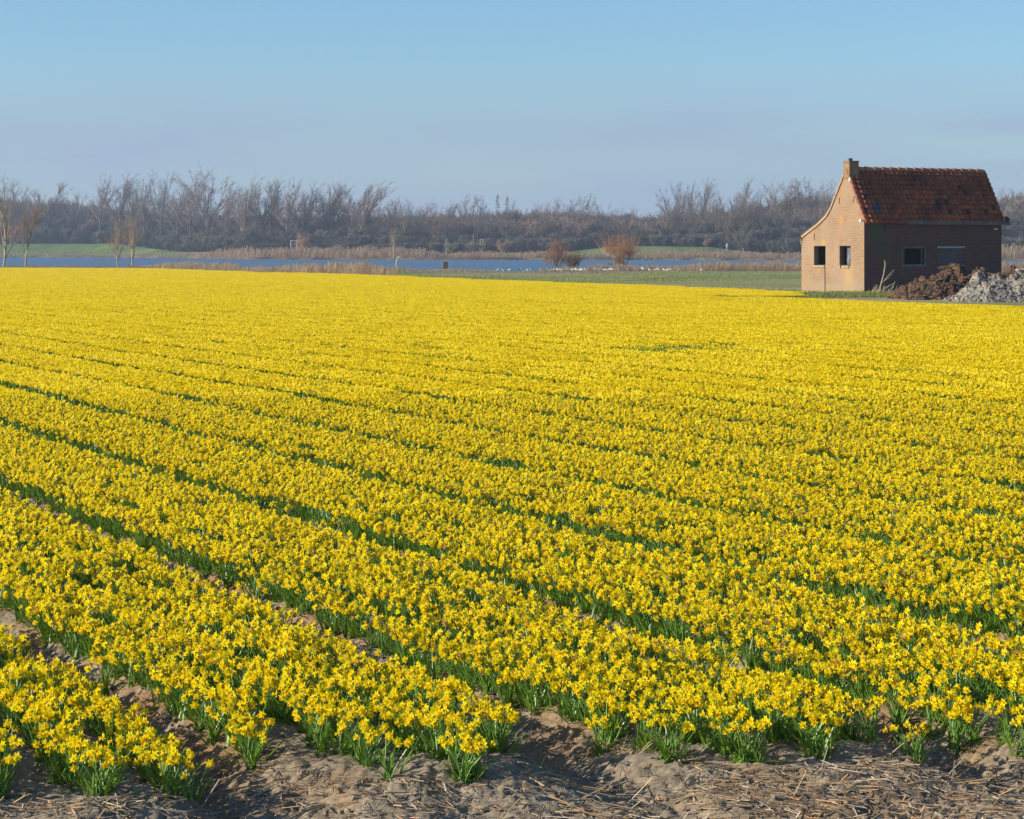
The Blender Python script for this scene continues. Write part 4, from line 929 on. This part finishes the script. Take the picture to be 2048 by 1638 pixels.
# ------------------------------------------------------------------ heaps beside the house
def heap(name, T_, yc, wd_, seed, cm, cols, label, clod, nclod, sz):
    r = np.random.default_rng(seed); pxs = np.arange(T_[0][0], T_[0][-1], 1.6); ys = np.linspace(-1, 1, 90); PXg, V_ = np.meshgrid(pxs, ys)
    topy = np.interp(PXg, *T_); ht = np.clip(H0-(topy-VH)/F*yc, 0, 9)
    X = (PXg-1024)/F*yc; Y_ = yc+V_*wd_; s_ = np.clip(1-np.abs(V_)**1.6, 0, 1)
    nz_ = fbm(X, Y_, 1.3, 5, .6); rg = np.abs(fbm(X+7, Y_*1.3, 3.0, 3)); fn = fbm(X, Y_, 9, 3)
    Z = ht*s_*(1+.25*nz_)+s_**.3*(.26*nz_-.9*np.clip(.16-rg, 0, 1)+.10*fn)*(1 if clod > .5 else .65)-.05-.15*(s_ < .02)
    c = np.array(cols[0])*(1+.7*fbm(X, Y_, 4, 3))[..., None]+np.array(cols[1])*np.clip(fbm(X+2, Y_, 1.6, 3)*2, 0, 1)[..., None]
    n1_, n2_ = X.shape; id_ = np.arange(n1_*n2_).reshape(n1_, n2_); Qh = np.stack([id_[:-1, :-1], id_[:-1, 1:], id_[1:, 1:], id_[1:, :-1]], -1).reshape(-1, 4)
    mb = MB(); mb.add(np.stack([X, Y_, Z], -1), Qh, 0, np.clip(c, .01, 1).reshape(-1, 3))
    a = r.integers(0, n1_//2+8, nclod); b_ = r.integers(0, n2_, nclod); ps = np.stack([X[a, b_], Y_[a, b_], Z[a, b_]], 1); kp = ht[a, b_] > .08; ps = ps[kp]
    S_ = r.gamma(1.0, sz*1.3, len(ps))+.012; V, Fc = lumps(ps, S_, seed+1, .65); cc = np.array(cols[0])[None]*r.uniform(.55, 1.6, (len(ps), 1))+np.array(cols[1])*(r.random((len(ps), 1)) < .3)
    mb.add(V, Fc, 0, np.repeat(cc, 12, 0)); o_ = mb.build(name, cm, color=True); tag(o_, label, 'heap'); return o_
M['dung'] = mat('dung', (1, 1, 1), .95, noise=14, col2=(.6, .6, .6), attr=True, bump=(30, .8, .05))
heap('manure_heap', tab((1783, 604), (1792, 590), (1806, 580), (1830, 563), (1850, 556), (1868, 548), (1885, 546), (1902, 540), (1915, 535), (1930, 539), (1950, 538), (1965, 537), (1976, 537), (1990, 546), (2010, 548), (2028, 538), (2040, 545), (2060, 570), (2080, 600)), 82.2, 2.5, 3, M['dung'], ((.105, .062, .036), (.09, .045, .02)), 'dark brown manure heap against the shaded wall of the brick house', 1.0, 2600, .026)
heap('sand_heap', tab((1888, 606), (1900, 598), (1920, 585), (1940, 572), (1952, 558), (1962, 551), (1975, 556), (1992, 557), (2008, 562), (2022, 556), (2034, 545), (2050, 541), (2090, 546), (2130, 560), (2200, 585), (2240, 604)), 78.2, 2.1, 9, M['dung'], ((.32, .285, .225), (-.12, -.11, -.07)), 'pale grey heap of sandy soil in front of the manure heap', .4, 2200, .017)
# dead stalks beside the house corner
root = empty('dead_shrub', P(1765, 592, 90.5)); root.location.z = 0; r = random.Random(4); A, B_, R0 = [], [], []
def st_(pts_, r0):
    for i in range(len(pts_)-1): A.append(pts_[i]); B_.append(pts_[i+1]); R0.append(r0*(1-i/len(pts_)))
st_([(-.15, 0, .0), (-.05, 0, .45), (.08, 0, .95), (.13, 0, 1.33)], .035); st_([(-.10, 0, .35), (.22, 0, .75), (.46, 0, 1.0)], .018); st_([(.0, 0, .5), (.25, 0, .68), (.42, .05, .85)], .014)
st_([(-.12, 0, 0), (.1, 0, .28), (.5, 0, .48)], .018); st_([(.3, 0, 0), (.42, 0, .3), (.5, 0, .55)], .016); st_([(.18, 0, -.05), (.3, .02, .2), (.36, 0, .35)], .012)
st_([(.06, 0, .9), (.10, 0, 1.2), (.07, 0, 1.4)], .022); st_([(-.25, 0, 0), (-.12, .05, .3), (.02, 0, .5)], .014)
for i in range(60):
    x_ = r.uniform(-.5, .9); l_ = r.uniform(.15, .42); A.append((x_, r.uniform(-.2, .2), 0)); B_.append((x_+r.uniform(-.05, .3)*l_*2, r.uniform(-.2, .2), l_)); R0.append(.008)
V, Q_ = segs(A, B_, R0, [q*.55 for q in R0], 5); MB().add(V, Q_, 0, (.95, .9, .85)).build('stalks', M['straw'], root, color=True)
tag(root, 'dry pale dead shrub leaning at the corner of the brick house', 'shrub')
n_ = 7000; px = np.concatenate([rng.uniform(1440, 1800, n_*3//4), rng.uniform(1600, 1800, n_//4)]); Y_ = np.where(px > 1600, rng.uniform(84.2, 91.5, n_), 0)
Y_ = np.where(px <= 1600, 81.5-(px-1424)*.0169+rng.normal(0, .35, n_), Y_); X = (px-1024)/F*Y_
hh = rng.uniform(.06, .20, n_)*np.where(px < 1600, .9, 1); az = rng.uniform(0, 6.28, n_); A = np.stack([X, Y_, gz(X, Y_)-.01], 1); B_ = A+np.stack([np.cos(az)*hh*.7, np.sin(az)*hh*.7, hh], 1)
kp = ~((CT*(X-HO.x)+ST*(Y_-HO.y) > 0)&(-ST*(X-HO.x)+CT*(Y_-HO.y) > 0)); A, B_ = A[kp], B_[kp]; n_ = len(A)
V, Q_ = segs(A, B_, np.full(n_, .010), np.full(n_, .003), 3); c = np.array([[.8, .9, .8], [1.9, 1.25, 1.3], [.7, 1.0, .6], [2.2, 1.4, 1.9]])[rng.integers(0, 4, n_)]*rng.uniform(.6, 1.2, (n_, 1))
tag(MB().add(V, Q_, 0, np.repeat(c, 6, 0)).build('grass', M['grass'], color=True), 'rough green and dry grass at the foot of the brick gable', 'grass', kind='stuff')

# ------------------------------------------------------------------ small things by the lake
def loft(rings, k=10):
    V = []; 
    for (c, ax, r1, r2) in rings:
        ax = Vector(ax).normalized(); u = ax.cross(Vector((0, 1, 0))).normalized(); v = Vector((0, 1, 0))
        V += [tuple(Vector(c)+u*math.cos(2*math.pi*i/k)*r1+v*math.sin(2*math.pi*i/k)*r2) for i in range(k)]
    Fq = [(j*k+i, j*k+(i+1) % k, (j+1)*k+(i+1) % k, (j+1)*k+i) for j in range(len(rings)-1) for i in range(k)]
    return V, Fq
def gull():
    root = empty('gull', (0, 0, 0))
    mb = MB(); mb.add(*loft([((-.24, 0, .17), (1, 0, 0), .004, .02), ((-.16, 0, .18), (1, 0, .1), .025, .035), ((-.05, 0, .18), (1, 0, .1), .062, .058), (( .06, 0, .195), (1, 0, .3), .062, .058), ((.12, 0, .24), (.5, 0, 1), .038, .036), ((.13, 0, .29), (.3, 0, 1), .028, .028), ((.145, 0, .325), (1, 0, .4), .03, .028), ((.175, 0, .325), (1, 0, -.1), .018, .018), ((.215, 0, .318), (1, 0, -.1), .004, .004)]))
    V, Q_ = segs([(.0, -.025, .13), (.0, .025, .13)], [(.0, -.025, 0), (.0, .025, 0)], [.006]*2, [.006]*2, 5); mb.add(V, Q_, 1)
    mb.build('body', [M['white'], mat('bird_leg', (.5, .2, .05), .6)], root, smooth=True)
    MB().add(*loft([((.06, 0, .215), (1, 0, .1), .03, .062), ((-.06, 0, .20), (1, 0, .1), .045, .066), ((-.18, 0, .185), (1, 0, .1), .022, .035), ((-.30, 0, .175), (1, 0, 0), .005, .008)])).build('wings', mat('gull_grey', (.35, .37, .40), .7), root, smooth=True)
    return root
g0 = gull(); first = True
dk = mat('bird_black', (.02, .02, .022), .7)
dark_x = (994.6, 1006.6, 1040, 1055.5)
BX = [994.6, 1006.6, 1018, 1040, 1055.5, 1062, 1083, 1096.5, 1105, 1115.5, 1122, 1132.5, 1143.5, 1147.6, 1152.7, 1160, 1163.7, 1172, 1174.5, 1188, 1194, 1198, 1205.7, 1209, 1215, 1220.8, 1224, 1238, 1255.5, 1273, 1287, 1300, 1310, 1314, 1319.5, 1328, 1334.5, 1343, 1355, 1403]
for i, px in enumerate(BX):
    Y_ = 188.0+rnd.uniform(-3, 3); x, z = ground_at(px, Y_); s_ = (1.15 if px == 1287 else rnd.uniform(.7, .9)); rz = rnd.choice((0, math.pi))+rnd.uniform(-.8, .8)
    if px in dark_x:
        if px == dark_x[0]:
            dkr = empty('wader', (x, Y_, z), rz); dkr.scale = (s_,)*3
            b0 = child(g0.children[0], dkr); b0.name = 'body'; w0 = child(g0.children[1], dkr); w0.data = w0.data.copy(); w0.data.materials[0] = dk; w0.name = 'wings'; w0.scale = (1, 1.15, 1.05); r_ = dkr
        else: r_ = copy_tree(dkr, (x, Y_, z), rz, (s_,)*3)
        tag(r_, 'black and white bird standing left of the round bush on the meadow', 'bird', 'black and white birds on the meadow')
    else:
        if first: r_ = g0; first = False; r_.location = (x, Y_, z); r_.rotation_euler = (0, 0, rz); r_.scale = (s_,)*3
        else: r_ = copy_tree(g0, (x, Y_, z), rz, (s_,)*3)
        if px == 1287: tag(r_, 'largest of the white gulls, below and right of the pollard willow', 'bird', 'white gulls on the meadow')
        elif px == 1403: tag(r_, 'lone white gull far right of the others on the meadow', 'bird', 'white gulls on the meadow')
        else: tag(r_, 'white gull standing on the meadow %s' % ('left of the round bush' if px < 1080 else 'in front of the round reddish bush' if px < 1130 else 'in front of the smaller greenish bush' if px < 1165 else 'between the greenish bush and the pollard willow' if px < 1230 else 'just right below the pollard willow' if px < 1305 else 'near the right end of the loose line of gulls'), 'bird', 'white gulls on the meadow')

def post(px, Y, top, lean, rad, m, name, label, cat='post', capm=None):
    x, z = ground_at(px, Y); hh = (VH-top)/F*Y+H0-z; root = empty(name, (x, Y, z)); V, Q_ = segs([(0, 0, -.2), (lean*.4, 0, hh*.5)], [(lean*.4, 0, hh*.5), (lean, 0, hh)], [rad, rad*.95], [rad*.95, rad*.85], 8)
    MB().add(V, Q_).build('post', m, root, smooth=True)
    if capm: MB().add(*box(lean-rad*1.2, lean+rad*2.6, -rad, rad, hh-.02, hh+.09)).build('cap', capm, root)
    tag(root, label, cat); return root
M['palewood'] = mat('palewood', (.50, .46, .36), .85, noise=8, col2=(.34, .31, .25))
post(791, 193, 515, .18, .065, M['palewood'], 'wooden_post', 'leaning pale wooden post with a broken top at the lake edge', 'post', M['white'])
# sluice panel
x, z = ground_at(891, 200); root = empty('sluice_panel', (x, 200, z)); 
MB().add(*box(-.20, .22, -.05, .05, -.1, .88)).build('panel', mat('oldwood', (.07, .055, .04), .9, noise=6, col2=(.13, .10, .07)), root)
MB().add(*box(-.30, -.24, -.04, .04, -.1, .93)).build('post', M['palewood'], root); MB().add(*box(-.32, .24, -.05, .0, .89, .95)).build('rail', M['palewood'], root)
tag(root, 'dark sluice panel with a thin pale post at the lake edge', 'sluice')
# pale fence among the far reeds
x, z = ground_at(588, 560); root = empty('fence', (x, 560, z)); zt = (VH-480)/F*560+H0-z; zb = zt-1.0
for dx in (-.8, .7): MB().add(*box(dx-.09, dx+.09, -.06, .06, -.2, zt)).build('post', M['white'], root)
MB().add(*box(-.7, .6, -.04, .04, zt-.28, zt-.05)).build('rail', M['palewood'], root)
tag(root, 'short pale fence standing behind the far reeds', 'fence')
post(605.5, 560, 481, .08, .13, M['white'], 'white_post', 'white post just right of the pale fence')
# pale low strips glimpsed through the trees: dark base with a white top
for x0_, x1_, yy, lb in ((846, 884, 480.5, 'pale low strip glimpsed between trees left of the highest middle tree'), (996, 1016, 482, 'short pale low strip glimpsed under the two conifers'), (1146, 1192, 483.5, 'pale low strip glimpsed between trunks behind the round bush')):
    Yw = 580.0; a = (x0_-1024)/F*Yw; b_ = (x1_-1024)/F*Yw; zc = H0+(VH-yy)/F*Yw; zg = ground_at((x0_+x1_)/2, Yw)[1]
    root = empty('pale_strip', ((a+b_)/2, Yw, zg)); hw = (b_-a)/2
    MB().add(*box(-hw, hw, -.15, .15, -.3, zc-zg-.25)).build('strip_base', mat('strip_base', (.10, .09, .08), .9, noise=2, col2=(.14, .13, .11)), root); MB().add(*box(-hw, hw, -.2, .2, zc-zg-.25, zc-zg+.0)).build('strip_top', M['white'], root)
    tag(root, lb, 'wall', 'pale low strips among the trees')
for px, lb in ((960.5, 'left one of two small white markers among the shrubs'), (964.8, 'right one of two small white markers among the shrubs'), (892.5, 'single small white marker right of the pale low strip')):
    post(px, 545, 479.5, 0, .10, M['palewood'], 'marker_post', lb, 'post', M['white'])
post(118, 700, 489.5, .05, .22, M['dark'], 'litter_bin', 'small dark green bin on the grassy far bank, left', 'bin')
post(946.5, 540, 468, .0, .06, M['palewood'], 'tall_pole', 'thin tall pale pole on the far bank between shrubs', 'pole')
post(1486, 500, 497.5, .03, .07, M['palewood'], 'short_post', 'short pale post right of the standing figure', 'post', M['white'])
# pale standing person on the far bank
x, z = ground_at(1454, 512); me = bpy.data.meshes.new('person'); J = [(0, 0, .95), (0, 0, 1.2), (0, 0, 1.42), (.0, 0, 1.52), (.01, 0, 1.66), (.02, 0, 1.78), (-.17, .0, 1.40), (-.21, -.02, 1.12), (-.17, -.12, .90), (.17, 0, 1.40), (.22, -.02, 1.12), (.19, -.12, .90), (-.09, 0, .90), (-.10, -.02, .5), (-.10, .0, .07), (-.11, -.13, .03), (.09, 0, .90), (.10, .02, .5), (.10, .03, .07), (.11, -.10, .03)]
E = [(0, 1), (1, 2), (2, 3), (3, 4), (4, 5), (2, 6), (6, 7), (7, 8), (2, 9), (9, 10), (10, 11), (0, 12), (12, 13), (13, 14), (14, 15), (0, 16), (16, 17), (17, 18), (18, 19)]
RR = [.15, .15, .16, .06, .095, .075, .075, .05, .035, .075, .05, .035, .10, .07, .05, .04, .10, .07, .05, .04]
me.from_pydata(J, E, []); me.materials.append(mat('pale_clothes', (.62, .61, .58), .8)); po = bpy.data.objects.new('person', me); COL.objects.link(po)
sk = po.modifiers.new('skin', 'SKIN'); po.modifiers.new('sub', 'SUBSURF').levels = 1
for i, v_ in enumerate(me.skin_vertices[0].data): v_.radius = (RR[i], RR[i]*.8); v_.use_root = (i == 0)
po.location = (x, 512, z-.02); po.scale = (1, 1, .95); tag(po, 'standing person in pale clothes on the grassy far bank, against dark shrubs', 'person')

# ------------------------------------------------------------------ haze
hm = bpy.data.materials.new('haze'); hm.use_nodes = True; n = hm.node_tree.nodes; n.remove(n['Principled BSDF'])
pv = n.new('ShaderNodeVolumePrincipled'); pv.inputs['Color'].default_value = (.66, .80, 1.0, 1); pv.inputs['Density'].default_value = .00032; pv.inputs['Anisotropy'].default_value = .2
hm.node_tree.links.new(pv.outputs[0], n['Material Output'].inputs['Volume'])
hz = MB().add(*box(-3100, 3100, -150, 3100, -4, 45)).build('haze', hm); tag(hz, 'thin blue air haze over the far bank', 'haze', kind='stuff')
print('plants', len(plants), 'tiles', nT, 'wood', len(pts))
